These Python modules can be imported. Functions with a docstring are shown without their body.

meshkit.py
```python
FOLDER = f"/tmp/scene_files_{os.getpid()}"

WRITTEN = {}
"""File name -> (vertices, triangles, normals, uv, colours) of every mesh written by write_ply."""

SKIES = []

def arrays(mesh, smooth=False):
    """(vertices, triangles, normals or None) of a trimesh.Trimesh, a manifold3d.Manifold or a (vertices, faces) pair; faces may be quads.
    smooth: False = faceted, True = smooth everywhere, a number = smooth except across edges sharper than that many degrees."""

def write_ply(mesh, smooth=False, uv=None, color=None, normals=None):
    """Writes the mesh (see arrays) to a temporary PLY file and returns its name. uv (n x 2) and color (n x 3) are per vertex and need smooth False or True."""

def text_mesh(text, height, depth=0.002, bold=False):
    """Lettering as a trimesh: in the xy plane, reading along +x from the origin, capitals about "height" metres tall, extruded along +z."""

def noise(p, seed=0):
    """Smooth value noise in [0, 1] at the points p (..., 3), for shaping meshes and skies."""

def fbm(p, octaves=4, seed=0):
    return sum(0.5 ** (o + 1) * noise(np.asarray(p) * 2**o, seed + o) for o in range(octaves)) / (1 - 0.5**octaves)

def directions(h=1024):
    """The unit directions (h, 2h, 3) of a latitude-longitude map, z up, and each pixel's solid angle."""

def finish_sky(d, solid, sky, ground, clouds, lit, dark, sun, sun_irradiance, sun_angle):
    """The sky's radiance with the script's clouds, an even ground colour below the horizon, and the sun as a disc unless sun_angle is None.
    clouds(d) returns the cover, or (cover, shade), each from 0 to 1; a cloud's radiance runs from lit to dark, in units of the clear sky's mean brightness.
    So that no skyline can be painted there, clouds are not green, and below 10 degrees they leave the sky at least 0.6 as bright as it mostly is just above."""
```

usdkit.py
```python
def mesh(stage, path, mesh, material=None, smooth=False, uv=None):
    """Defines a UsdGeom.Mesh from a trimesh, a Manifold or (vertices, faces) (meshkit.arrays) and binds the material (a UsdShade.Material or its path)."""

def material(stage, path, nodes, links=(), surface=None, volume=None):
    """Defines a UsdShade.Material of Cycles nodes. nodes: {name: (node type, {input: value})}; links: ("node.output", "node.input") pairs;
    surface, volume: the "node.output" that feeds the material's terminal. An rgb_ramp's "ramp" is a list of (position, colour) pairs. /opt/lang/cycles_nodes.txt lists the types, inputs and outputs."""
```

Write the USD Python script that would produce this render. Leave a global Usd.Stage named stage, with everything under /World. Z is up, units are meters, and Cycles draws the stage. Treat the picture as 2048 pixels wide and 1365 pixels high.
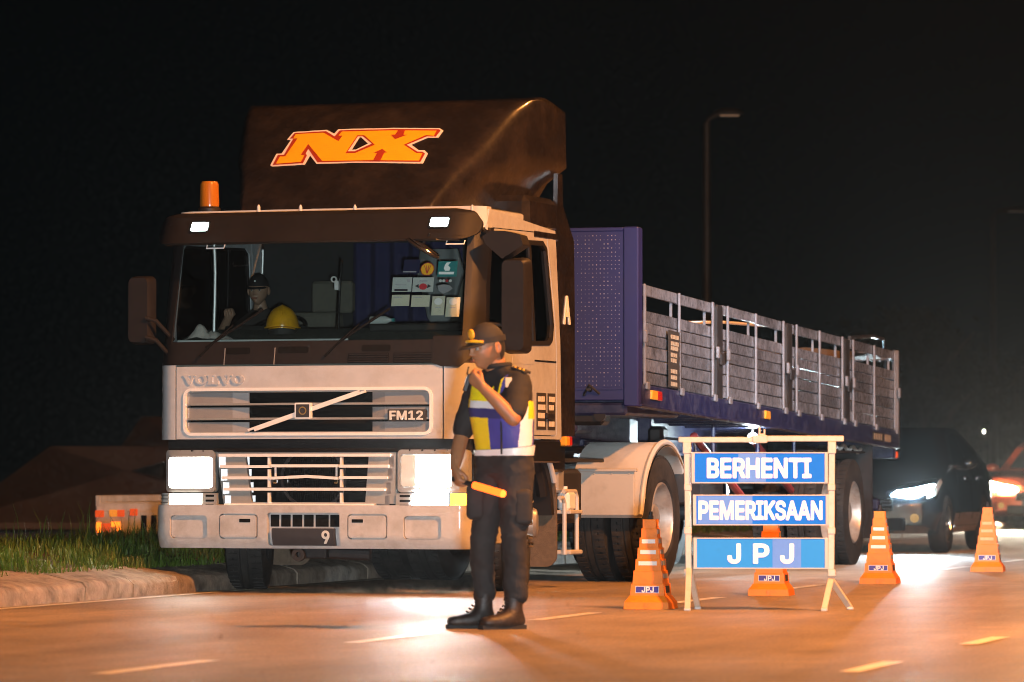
import math, random
import numpy as np, trimesh, manifold3d as m3, usdkit, meshkit
from shapely.geometry import Polygon, box as sbox, Point
from shapely import affinity
from shapely.ops import unary_union
from pxr import Usd, UsdGeom, UsdLux, UsdShade, Gf, Sdf

random.seed(7)
rng = np.random.default_rng(7)
stage = Usd.Stage.CreateInMemory()
UsdGeom.SetStageUpAxis(stage, UsdGeom.Tokens.z)
UsdGeom.SetStageMetersPerUnit(stage, 1.0)
UsdGeom.Xform.Define(stage, '/World')
UsdGeom.Scope.Define(stage, '/World/Looks')

HAZE = .00008
# ------------------------------------------------------------------ camera
FPX, CAMH, PITCH = 9100.0, 0.86, math.atan((955 - 682.5) / 9100.0)
cam = UsdGeom.Camera.Define(stage, '/World/camera')
cam.CreateHorizontalApertureAttr(36.0)
cam.CreateFocalLengthAttr(36.0 * FPX / 2048)
cam.CreateClippingRangeAttr((0.5, 3000.0))
cam.CreateFStopAttr(4.0)
cam.CreateFocusDistanceAttr(33.6)
cam.CreateExposureAttr(0.0)
cx = UsdGeom.Xformable(cam)
cx.AddTranslateOp().Set(Gf.Vec3d(0, 0, CAMH))
cx.AddRotateXOp().Set(90 + math.degrees(PITCH))

# ------------------------------------------------------------------ sky (night)
usdkit.material(stage, '/World/Looks/sky_night', {
    't': ('texture_coordinate', {}), 's': ('separate_xyz', {}),
    'r': ('rgb_ramp', {'ramp': [(0.0, (.0030, .0040, .0042)), (.04, (.0020, .0032, .0036)), (.2, (.0010, .0020, .0025)), (1, (.0009, .0016, .0020))]}),
    'b': ('background_shader', {'strength': 0.8})},
    [('t.generated', 's.vector'), ('s.z', 'r.fac'), ('r.color', 'b.color')], surface='b.background')
dome = UsdLux.DomeLight.Define(stage, '/World/sky')
UsdShade.MaterialBindingAPI.Apply(dome.GetPrim()).Bind(UsdShade.Material.Get(stage, '/World/Looks/sky_night'))
dome.GetPrim().SetCustomDataByKey('kind', 'structure')

# ------------------------------------------------------------------ lamps of the street and of the vehicles
SODIUM, COOL = (1.0, .355, .08), (.84, .93, 1.0)
_names = {}
def unique(path):
    k = _names.get(path, 0); _names[path] = k + 1
    return path if k == 0 else f'{path}_{k:03d}'
def sphere_light(name, loc, r, col, power, cone=None, aim=None, soft=.3):
    l = UsdLux.SphereLight.Define(stage, unique('/World/' + name))
    l.CreateRadiusAttr(r); l.CreateColorAttr(Gf.Vec3f(*col)); l.CreateNormalizeAttr(True); l.CreateIntensityAttr(power)
    x = UsdGeom.Xformable(l)
    m = Gf.Matrix4d(1)
    if aim is not None:
        d = np.array(aim, float) - np.array(loc, float); d /= np.linalg.norm(d)
        z = -d; xx = np.cross((0, 0, 1.0), z); xx /= np.linalg.norm(xx); yy = np.cross(z, xx)
        m = Gf.Matrix4d(*xx, 0, *yy, 0, *z, 0, 0, 0, 0, 1)
    m.SetTranslateOnly(Gf.Vec3d(*map(float, loc)))
    x.AddTransformOp().Set(m)
    if cone:
        s = UsdLux.ShapingAPI.Apply(l.GetPrim()); s.CreateShapingConeAngleAttr(cone); s.CreateShapingConeSoftnessAttr(soft)
    return l
sphere_light('street_lamp_light', (6.2, 23.3, 9.4), .22, SODIUM, 5600)
sphere_light('street_lamp_light', (7.0, 36.5, 9.4), .25, SODIUM, 1300)
sphere_light('car_light_behind_camera', (.35, -1.2, .38), .18, COOL, 8200)
sphere_light('light_tower_beam', (6.6, 27.0, 4.6), .12, (.70, .86, 1.0), 5200, 14, (2.1, 40.6, 2.0), 1.0)

# ------------------------------------------------------------------ picture geometry: a photo pixel and a real plane give a real point
CP = np.array([0, 0, CAMH]); _fw = np.array([0, math.cos(PITCH), math.sin(PITCH)]); _up = np.array([0, -math.sin(PITCH), math.cos(PITCH)])
def ray(x, y):
    d = _fw * FPX + np.array([1, 0, 0.]) * (x - 1024) + _up * (682.5 - y)
    return d / d[1]
def at(x, y, D): return CP + ray(x, y) * D
def ground(x, y, z=0):
    d = ray(x, y); return CP + d * ((z - CAMH) / d[2])
class Frame:
    def __init__(s, o, deg):
        a = math.radians(deg); s.o = np.array(o, float); s.deg = deg
        s.u = np.array([math.cos(a), -math.sin(a), 0]); s.v = np.array([math.sin(a), math.cos(a), 0])
    def loc(s, P):
        q = P - s.o; return np.array([q @ s.u, q @ s.v, q[2]])
    def front(s, x, y, c=0.0):
        d = ray(x, y); return s.loc(CP + d * ((c - (CP - s.o) @ s.v) / (d @ s.v)))
    def side(s, x, y, c):
        d = ray(x, y); return s.loc(CP + d * ((c - (CP - s.o) @ s.u) / (d @ s.u)))

# ------------------------------------------------------------------ prims
def props(p, label=None, cat=None, group=None, kind=None):
    for k, v in (('label', label), ('category', cat), ('group', group), ('kind', kind)):
        if v: p.SetCustomDataByKey(k, v)
def thing(name, label=None, cat=None, loc=(0, 0, 0), yaw=0.0, group=None, kind=None):
    """an Xform at the thing's base; yaw turns clockwise seen from above"""
    x = UsdGeom.Xform.Define(stage, unique('/World/' + name))
    x.AddTranslateOp().Set(Gf.Vec3d(*map(float, loc))); x.AddRotateZOp().Set(-yaw)
    props(x.GetPrim(), label, cat, group, kind)
    return str(x.GetPath())
def part(parent, name, mesh, mat, smooth=35, label=None, kind=None):
    if isinstance(mesh, list): mesh = join(mesh)
    p = usdkit.mesh(stage, unique(f'{parent}/{name}'), mesh, '/World/Looks/' + mat, smooth=smooth)
    props(p.GetPrim(), label, kind=kind)
    return str(p.GetPath())
def pieces(parent, name, meshes, mat, smooth=35, label=None):
    return [part(parent, name, m, mat, smooth, label) for m in meshes]
def single(name, mesh, mat, label, cat, group=None, kind=None, smooth=35):
    p = part('/World', name, mesh, mat, smooth); props(stage.GetPrimAtPath(p), label, cat, group, kind); return p
def copy_thing(src, name, label, loc, yaw=0.0, group=None, cat=None):
    x = UsdGeom.Xform.Define(stage, unique('/World/' + name))
    x.AddTranslateOp().Set(Gf.Vec3d(*map(float, loc))); x.AddRotateZOp().Set(-yaw)
    p = x.GetPrim(); p.GetReferences().AddInternalReference(src); p.SetInstanceable(True)
    props(p, label, cat, group); return str(x.GetPath())

# ------------------------------------------------------------------ meshes
def tm(m):
    if isinstance(m, m3.Manifold):
        q = m.to_mesh(); return trimesh.Trimesh(np.array(q.vert_properties[:, :3]), np.array(q.tri_verts), process=False)
    return m
def join(ms): return trimesh.util.concatenate([tm(m) for m in ms])
def mani(t): 
    t = trimesh.Trimesh(np.asarray(t.vertices), t.faces, process=True)
    return m3.Manifold(m3.Mesh(np.asarray(t.vertices, np.float32), np.asarray(t.faces, np.uint32)))
def move(m, d): m = tm(m).copy(); m.apply_translation(d); return m
def rot(m, ang, ax, pt=(0, 0, 0)): m = tm(m).copy(); m.apply_transform(trimesh.transformations.rotation_matrix(math.radians(ang), ax, pt)); return m
def cbox(x0, x1, y0, y1, z0, z1, c=0.0):
    """a box with its edges chamfered by c"""
    ctr = np.array([x0 + x1, y0 + y1, z0 + z1]) / 2; h = np.abs(np.array([x1 - x0, y1 - y0, z1 - z0])) / 2
    c = min(c, .45 * h.min())
    if c <= 0: return move(trimesh.creation.box(2 * h), ctr)
    P = [np.array([sx * (h[0] - (k != 0) * c), sy * (h[1] - (k != 1) * c), sz * (h[2] - (k != 2) * c)]) for sx in (-1, 1) for sy in (-1, 1) for sz in (-1, 1) for k in range(3)]
    return move(trimesh.convex.convex_hull(np.array(P)), ctr)
def tube(P, r, n=10, caps=True):
    P = np.asarray(P, float); R = np.broadcast_to(np.asarray(r, float), (len(P),))
    T = np.gradient(P, axis=0); T /= np.maximum(np.linalg.norm(T, axis=1, keepdims=True), 1e-9)
    a = np.cross(T[0], (0, 0, 1.0)); a = a if np.linalg.norm(a) > .1 else np.cross(T[0], (0, 1.0, 0))
    V = []
    for i in range(len(P)):
        a = a - T[i] * (a @ T[i]); a /= np.linalg.norm(a); b = np.cross(T[i], a)
        th = np.arange(n) / n * 2 * math.pi
        V.append(P[i] + R[i] * (np.outer(np.cos(th), a) + np.outer(np.sin(th), b)))
    V = np.vstack(V); Fs = []
    for i in range(len(P) - 1):
        for k in range(n):
            p, q = i * n + k, i * n + (k + 1) % n
            Fs += [[p, q, q + n], [p, q + n, p + n]]
    if caps:
        V = np.vstack([V, P[0], P[-1]]); e = len(V)
        for k in range(n):
            Fs += [[e - 2, (k + 1) % n, k], [e - 1, (len(P) - 1) * n + k, (len(P) - 1) * n + (k + 1) % n]]
    return trimesh.Trimesh(V, Fs, process=False)
def cyl(a, b, r, n=16, r2=None): return tube([a, b], [r, r if r2 is None else r2], n)
def lathe(profile, axis='z', n=36):
    m = trimesh.creation.revolve(np.array(profile, float), sections=n)
    if axis == 'x': m = rot(m, 90, (0, 1, 0))
    if axis == 'y': m = rot(m, -90, (1, 0, 0))
    return m
def polys(g): return [q for q in getattr(g, 'geoms', [g]) if q.geom_type == 'Polygon' and q.area > 1e-7]
def extrude(g, t, res=None):
    """polygon in xy, z from 0 to t, as a Manifold; refined when res is given"""
    loops = []
    for q in polys(g):
        q = q.normalize() if False else q
        loops.append(np.array(q.exterior.coords)[:-1]); loops += [np.array(i.coords)[:-1] for i in q.interiors]
    m = m3.Manifold.extrude(m3.CrossSection(loops, m3.FillRule.EvenOdd), t)
    return m.refine_to_length(res) if res else m
def warp(m, f):
    m = tm(m); V = f(np.asarray(m.vertices, float)); return trimesh.Trimesh(V, m.faces, process=False)
def rrect(x0, x1, y0, y1, r): return sbox(x0 + r, y0 + r, x1 - r, y1 - r).buffer(r, quad_segs=6) if r > 0 else sbox(x0, y0, x1, y1)
def fsheet(g, yf, t0, t1, res=.07):
    """polygon in (x, z) laid on the front surface y = yf(x, z): from yf+t0 back to yf+t1"""
    m = extrude(g, 1.0, res)
    def f(V): return np.stack([V[:, 0], yf(V[:, 0], V[:, 1]) + t1 + (t0 - t1) * V[:, 2], V[:, 1]], 1)
    return warp(m, f)
def ssheet(g, x0, x1, res=None, xf=None):
    """polygon in (y, z) standing between x0 (outside) and x1"""
    m = extrude(g, 1.0, res)
    def f(V): return np.stack([x1 + (x0 - x1) * V[:, 2] + (0 if xf is None else xf(V[:, 0], V[:, 1])), V[:, 0], V[:, 1]], 1)
    w = warp(m, f)
    if x0 < x1: w.invert()
    return w
def text_poly(s, w, h, bold=True, fat=0.0):
    """front text mesh, w wide and h tall, its lower left at the origin, in xz, facing -y"""
    m = meshkit.text_mesh(s, 1.0, .5, bold)
    if fat:
        tri = np.asarray(m.triangles)[np.asarray(m.face_normals)[:, 2] > .9]
        g = unary_union([Polygon(t[:, :2]).buffer(1e-4) for t in tri]).buffer(fat, join_style=2, mitre_limit=1.5).simplify(.008); m = tm(extrude(g, .5))
    V = np.asarray(m.vertices); lo, hi = V.min(0), V.max(0)
    V = (V - lo) / (hi - lo)
    return trimesh.Trimesh(np.stack([V[:, 0] * w, -V[:, 2], V[:, 1] * h], 1), m.faces, process=False)
def text_on(s, x, z, w, h, y, t=.003, bold=True, fat=0.0):
    m = text_poly(s, w, h, bold, fat); V = np.asarray(m.vertices) * (1, t, 1) + (x, y, z); return trimesh.Trimesh(V, m.faces, process=False)
def hulls(J, bones, res=.02, seg=16, it=8):
    """joints {name: (x,y,z,r)}; bones: lists of joints hulled together; one smooth surface"""
    out = []
    for b in bones:
        out.append(m3.Manifold.batch_hull([m3.Manifold.sphere(J[k][3], seg).translate(list(map(float, J[k][:3]))) for k in b]))
    m = m3.Manifold.batch_boolean(out, m3.OpType.Add)
    t = tm(m.refine_to_length(res)); t.merge_vertices()
    if it: trimesh.smoothing.filter_taubin(t, .5, -.52, iterations=it)
    return t

# ------------------------------------------------------------------ materials
def mat(name, col, rough=.5, metal=0.0, var=0.0, scale=6.0, dirt=None, dirt_amt=.5, dirt_scale=3.0, bump=0.0, bump_scale=60.0, coat=0.0, emit=None, emit_s=0.0, spec=None, rough_var=0.0, bump_dist=.01):
    N = {'p': ('principled_bsdf', {'base_color': col, 'roughness': rough, 'metallic': metal})}
    if coat: N['p'][1]['coat_weight'] = coat; N['p'][1]['coat_roughness'] = .06
    if spec is not None: N['p'][1]['specular_ior_level'] = spec
    L = []
    if emit is not None: N['p'][1]['emission_color'] = emit; N['p'][1]['emission_strength'] = emit_s
    if var or dirt is not None or bump or rough_var:
        N['tc'] = ('texture_coordinate', {})
    src = None
    if var:
        N['n'] = ('noise_texture', {'scale': scale, 'detail': 6.0, 'roughness': .6}); L.append(('tc.object', 'n.vector'))
        N['r'] = ('rgb_ramp', {'ramp': [(.25, tuple(c * (1 - var) for c in col)), (.75, tuple(min(1, c * (1 + var)) for c in col))]})
        L += [('n.fac', 'r.fac')]; src = 'r.color'
    if dirt is not None:
        N['dn'] = ('noise_texture', {'scale': dirt_scale, 'detail': 8.0, 'roughness': .68}); L.append(('tc.object', 'dn.vector'))
        N['dr'] = ('rgb_ramp', {'ramp': [(.46, (0, 0, 0)), (.72, (dirt_amt,) * 3)]})
        N['dm'] = ('mix_color', {'a': col, 'b': dirt}); L += [('dn.fac', 'dr.fac'), ('dr.color', 'dm.fac')]
        if src: L.append((src, 'dm.a'))
        src = 'dm.result'
    if src: L.append((src, 'p.base_color'))
    if rough_var:
        N['rn'] = ('noise_texture', {'scale': scale * 2.3, 'detail': 5.0, 'roughness': .6}); L.append(('tc.object', 'rn.vector'))
        N['rm'] = ('map_range', {'from_min': .3, 'from_max': .7, 'to_min': max(.03, rough - rough_var), 'to_max': min(1, rough + rough_var)})
        L += [('rn.fac', 'rm.value'), ('rm.result', 'p.roughness')]
    if bump:
        N['bn'] = ('noise_texture', {'scale': bump_scale, 'detail': 3.0}); N['b'] = ('bump', {'strength': bump, 'distance': bump_dist})
        L += [('tc.object', 'bn.vector'), ('bn.fac', 'b.height'), ('b.normal', 'p.normal')]
    usdkit.material(stage, '/World/Looks/' + name, N, L, surface='p.BSDF')
def glass_mat(name, tint, ior=1.45, rough=.0):
    usdkit.material(stage, '/World/Looks/' + name, {
        't': ('transparent_bsdf', {'color': tint}), 'g': ('glossy_bsdf', {'color': (.9, .9, .9), 'roughness': rough}),
        'f': ('fresnel', {'IOR': ior}), 'm': ('mix_closure', {})},
        [('f.fac', 'm.fac'), ('t.BSDF', 'm.closure1'), ('g.BSDF', 'm.closure2')], surface='m.closure')
def lamp_mat(name, col, s):
    usdkit.material(stage, '/World/Looks/' + name, {'e': ('emission', {'color': col, 'strength': s})}, [], surface='e.emission')

mat('cab_white', (.50, .515, .53), .3, var=.03, coat=1.0, dirt=(.26, .21, .16), dirt_amt=.32, dirt_scale=2.2, rough_var=.06, bump=.10, bump_scale=2.6, bump_dist=.2)
mat('bumper_white', (.50, .49, .48), .36, var=.05, coat=.3, dirt=(.22, .18, .14), dirt_amt=.5, dirt_scale=5, bump=.12, bump_scale=45)
mat('fender_white', (.50, .47, .42), .42, var=.05, dirt=(.2, .15, .1), dirt_amt=.5, dirt_scale=3)
mat('fairing_black', (.013, .010, .009), .28, var=.15, coat=.7, rough_var=.04, dirt=(.05, .035, .025), dirt_amt=.4)
mat('black_plastic', (.014, .012, .012), .5, var=.2, bump=.1, bump_scale=120, spec=.3)
mat('black_gloss', (.012, .011, .011), .22, coat=.3)
mat('black_steel', (.013, .013, .015), .55, var=.3, dirt=(.05, .04, .03), dirt_amt=.5)
mat('recess_black', (.006, .006, .006), .8, spec=.1)
mat('louvre_grey', (.36, .36, .36), .34, metal=.35, var=.05, dirt=(.15, .12, .1), dirt_amt=.3)
mat('grille_silver', (.46, .47, .46), .32, metal=.45, var=.04, dirt=(.2, .17, .14), dirt_amt=.25)
mat('chrome', (.75, .75, .74), .14, metal=1.0, rough_var=.06)
mat('trim_white', (.8, .79, .76), .3, dirt=(.4, .35, .3), dirt_amt=.2)
mat('tyre', (.014, .0135, .013), .78, var=.2, dirt=(.05, .042, .034), dirt_amt=.6, dirt_scale=6, bump=.25, bump_scale=60)
mat('rim_silver', (.42, .40, .37), .4, metal=.55, var=.1, dirt=(.16, .11, .07), dirt_amt=.6, dirt_scale=7)
mat('mudflap', (.12, .085, .055), .85, var=.25, scale=25, bump=.5, bump_scale=140)
mat('letter_paint', (.78, .74, .68), .5)
mat('logo_white', (.74, .66, .6), .45); mat('logo_red', (.35, .035, .012), .45, var=.05); mat('logo_amber', (.95, .42, .01), .42, var=.05)
mat('amber_lens', (.36, .12, .01), .22, coat=.5, emit=(1, .3, .02), emit_s=.004)
mat('red_lens', (.45, .02, .015), .25, coat=.5); mat('amber_dull', (.75, .33, .03), .3, coat=.3)
mat('clear_lens', (.62, .64, .60), .12, coat=.6); mat('reflector', (.7, .7, .66), .15, metal=.7)
lamp_mat('headlamp_glow', (1.0, .96, .84), 60.0); lamp_mat('foglamp_glow', (1.0, .96, .80), 14.0)
lamp_mat('headlamp_glow_strong', (.88, .95, 1.0), 260.0); lamp_mat('led_glow', (.78, 1.0, .93), 60.0)
lamp_mat('work_lamp_glow', (.78, .95, 1.0), 600.0); lamp_mat('indicator_glow', (1.0, .34, .04), 6.0)
lamp_mat('tail_glow', (1.0, .16, .012), 3.0); lamp_mat('tail_glow_dim', (1.0, .10, .02), .8); lamp_mat('tail_glow_amber', (1.0, .28, .03), .9)
lamp_mat('baton_glow', (1.0, .115, .012), 4.2); lamp_mat('baton_hot', (1.0, .17, .02), 5.0)
lamp_mat('car_lamp_glow', (.55, .85, 1.0), 500.0); lamp_mat('far_lamp_glow', (1.0, .88, .66), 1800.0)
glass_mat('windscreen_glass', (.82, .85, .84), 1.4); glass_mat('side_glass', (.32, .32, .31), 1.5); glass_mat('car_glass', (.12, .12, .12), 1.55)
mat('trailer_blue', (.010, .014, .055), .42, var=.25, scale=9, dirt=(.07, .07, .09), dirt_amt=.55, dirt_scale=9, bump=.1)
mat('bulkhead_blue', (.014, .018, .105), .5, var=.08, scale=3, dirt=(.02, .02, .06), dirt_amt=.4)
mat('rivet_pale', (.6, .6, .66), .3, metal=.5)
for i, k in enumerate((.22, .26, .18)):
    mat(f'plank_silver_{"abc"[i]}', (k * .93, k * .98, k * 1.12), .30, metal=.45, var=.22, scale=7 + 2 * i, dirt=(.04, .037, .037), dirt_amt=.85, dirt_scale=5 + i, bump=.35, bump_scale=38, rough_var=.12)
mat('post_silver', (.22, .225, .25), .4, metal=.3, var=.15, dirt=(.12, .11, .1), dirt_amt=.5, dirt_scale=8)
mat('decal_dark', (.03, .026, .022), .6, var=.15); mat('decal_text', (.34, .26, .17), .6, var=.1); mat('sticker_text', (.62, .54, .42), .5)
mat('hose_red', (.25, .03, .03), .45); mat('hose_gold', (.5, .36, .13), .3, metal=.6); mat('galvanised', (.42, .42, .41), .4, metal=.5, var=.1)
mat('dash_grey', (.10, .105, .085), .7, var=.15, scale=12); mat('dash_dark', (.028, .026, .022), .7, var=.15)
mat('seat_fabric', (.12, .11, .085), .9, var=.12, scale=20); mat('cab_lining', (.02, .02, .02), .85, var=.1)
mat('curtain_blue', (.02, .02, .07), .9, var=.1); mat('grey_cloth', (.20, .21, .21), .9)
mat('helmet_yellow', (.85, .42, .01), .28, coat=.4, dirt=(.25, .1, .01), dirt_amt=.45, dirt_scale=14)
mat('rag_cloth', (.62, .55, .48), .95, var=.1, scale=30)
mat('paper_white', (.72, .68, .52), .6, var=.04); mat('paper_white_b', (.62, .64, .60), .5); mat('teal_print', (.03, .27, .27), .5); mat('print_yellow', (.75, .42, .02), .5); mat('print_dark', (.03, .03, .035), .6); mat('print_red', (.5, .04, .05), .5); mat('print_grey', (.35, .35, .36), .6)
mat('pale_print', (.75, .78, .74), .5)
mat('skin', (.30, .135, .062), .52, var=.08, scale=18, bump=.05, bump_scale=200)
mat('skin_driver', (.34, .20, .13), .5, var=.08, scale=18)
mat('lip', (.22, .08, .05), .5); mat('eye_dark', (.02, .012, .01), .2); mat('eye_white', (.30, .25, .21), .4); mat('hair_black', (.010, .009, .008), .7)
mat('uniform_shirt', (.012, .011, .011), .85, var=.2, scale=20, bump=.2, bump_scale=30)
mat('uniform_trousers', (.020, .017, .016), .85, var=.22, scale=16, bump=.3, bump_scale=24)
mat('driver_shirt', (.03, .025, .022), .9, var=.1)
mat('cap_black', (.013, .012, .012), .8, var=.15); mat('gold_braid', (.85, .40, .02), .4, var=.12)
mat('vest_yellow', (.80, .55, .015), .65, var=.06, bump=.15, bump_scale=20); mat('vest_yellow_bright', (.85, .70, .01), .6, bump=.15, bump_scale=20)
mat('vest_blue', (.055, .05, .27), .7, var=.12, bump=.2, bump_scale=18); mat('vest_navy', (.03, .03, .14), .7, var=.12)
mat('vest_tape', (.82, .82, .82), .3, metal=.15, var=.05); mat('patch_pale', (.45, .42, .36), .7)
mat('boot_leather', (.020, .013, .010), .55, var=.25, dirt=(.10, .07, .05), dirt_amt=.4, dirt_scale=14, bump=.3, bump_scale=60)
mat('boot_sole', (.016, .013, .011), .8)
mat('cone_orange', (.90, .225, .012), .42, var=.05, coat=.12, dirt=(.35, .07, .01), dirt_amt=.35, dirt_scale=12)
mat('cone_side', (.7, .15, .01), .45, var=.05, dirt=(.2, .05, .02), dirt_amt=.4, dirt_scale=12)
mat('cone_tape', (.80, .76, .70), .4, var=.06, scale=30); mat('cone_tape_worn', (.74, .42, .20), .5, var=.15, scale=40); mat('cone_badge', (.045, .04, .30), .4, var=.15, scale=25)
mat('sign_blue', (.008, .20, .97), .6, var=.05, scale=5, spec=.15); mat('sign_blue_pale', (.13, .33, .95), .6, spec=.15, var=.07, scale=9)
mat('sign_blue_light', (.03, .32, .97), .6, var=.05, spec=.15); mat('sign_white', (.86, .85, .82), .4, var=.03); mat('sign_edge', (.55, .48, .42), .45, var=.05); mat('sign_tube', (.62, .50, .38), .42, var=.06, dirt=(.4, .25, .1), dirt_amt=.3, dirt_scale=20); mat('sign_back', (.03, .03, .035), .7)
mat('car_black', (.010, .011, .014), .12, metal=.2, coat=1.0); mat('car_red', (.34, .055, .02), .25, coat=.6); mat('car_trim', (.5, .5, .5), .18, metal=1.0)
mat('lorry_white', (.50, .47, .42), .5, dirt=(.16, .13, .1), dirt_amt=.6, dirt_scale=4)
mat('pole_grey', (.035, .035, .035), .55, metal=.2); mat('bark', (.06, .05, .04), .9)
mat('roof_brown', (.17, .10, .06), .85, var=.2, scale=1.5); mat('wall_dim', (.10, .08, .07), .9, var=.2)

mat('leaf_dark', (.012, .016, .007), .7, var=.3, scale=2)
# thin night air, which glows round the lamps
usdkit.material(stage, '/World/Looks/haze_air', {'v': ('principled_volume', {'color': (.9, .93, .95), 'density': HAZE, 'anisotropy': .9})}, [], volume='v.volume')
if HAZE: single('haze', trimesh.creation.box((180, 260, 22)).apply_translation((0, 95, 9)), 'haze_air', 'thin pale night haze hanging over the whole road', 'haze', kind='stuff', smooth=False)
# ================================================================== THE SETTING
RD = Frame((-3.35, 29.81, 0), 14.5)
def asphalt(name, base):
    usdkit.material(stage, '/World/Looks/' + name, {
        'tc': ('texture_coordinate', {}),
        'n1': ('noise_texture', {'scale': .35, 'detail': 5.0, 'roughness': .6}), 'n2': ('noise_texture', {'scale': 48.0, 'detail': 3.0, 'roughness': .7}), 'mp': ('mapping', {'scale': (1.6, .07, 1.0)}), 'n4': ('noise_texture', {'scale': 1.0, 'detail': 5.0, 'roughness': .6}), 'r4': ('rgb_ramp', {'ramp': [(.32, (.72, .72, .72)), (.62, (1.1, 1.1, 1.1))]}), 'm3': ('mix_color', {'blend_type': 'multiply', 'fac': 1.0}),
        'v': ('voronoi_texture', {'scale': 150.0}), 'n3': ('noise_texture', {'scale': 3.0, 'detail': 6.0, 'roughness': .65}),
        'r1': ('rgb_ramp', {'ramp': [(.3, tuple(b * .72 for b in base)), (.7, tuple(b * 1.25 for b in base))]}),
        'r2': ('rgb_ramp', {'ramp': [(.33, (.6, .6, .6)), (.67, (1.38, 1.38, 1.38))]}),
        'r3': ('rgb_ramp', {'ramp': [(.35, (.8, .8, .8)), (.65, (1.15, 1.15, 1.15))]}),
        'm': ('mix_color', {'blend_type': 'multiply', 'fac': 1.0}), 'm2': ('mix_color', {'blend_type': 'multiply', 'fac': 1.0}),
        'b': ('bump', {'strength': .35, 'distance': .004}), 'rr': ('map_range', {'from_min': .3, 'from_max': .7, 'to_min': .5, 'to_max': .66}),
        'p': ('principled_bsdf', {'diffuse_roughness': 1.0, 'specular_ior_level': .22})},
        [('tc.object', 'n1.vector'), ('tc.object', 'n2.vector'), ('tc.object', 'v.vector'), ('tc.object', 'n3.vector'), ('n1.fac', 'r1.fac'), ('n2.fac', 'r2.fac'), ('n3.fac', 'r3.fac'),
         ('r1.color', 'm.a'), ('r2.color', 'm.b'), ('m.result', 'm2.a'), ('r3.color', 'm2.b'), ('tc.object', 'mp.vector'), ('mp.vector', 'n4.vector'), ('n4.fac', 'r4.fac'), ('m2.result', 'm3.a'), ('r4.color', 'm3.b'), ('m3.result', 'p.base_color'), ('v.distance', 'b.height'), ('b.normal', 'p.normal'),
         ('n3.fac', 'rr.value'), ('rr.result', 'p.roughness')], surface='p.BSDF')
asphalt('asphalt', (.235, .182, .13))
mat('road_paint', (.62, .58, .50), .55, var=.12, scale=9, dirt=(.12, .11, .1), dirt_amt=.7, dirt_scale=14)
mat('kerb_concrete', (.24, .19, .14), .9, var=.3, scale=9, dirt=(.05, .036, .022), dirt_amt=.9, dirt_scale=5, bump=.6, bump_scale=40)
mat('soil', (.055, .040, .024), .95, var=.4, scale=7, bump=.5, bump_scale=20)
mat('far_ground', (.035, .035, .025), .95, var=.3, scale=.6)
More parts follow.
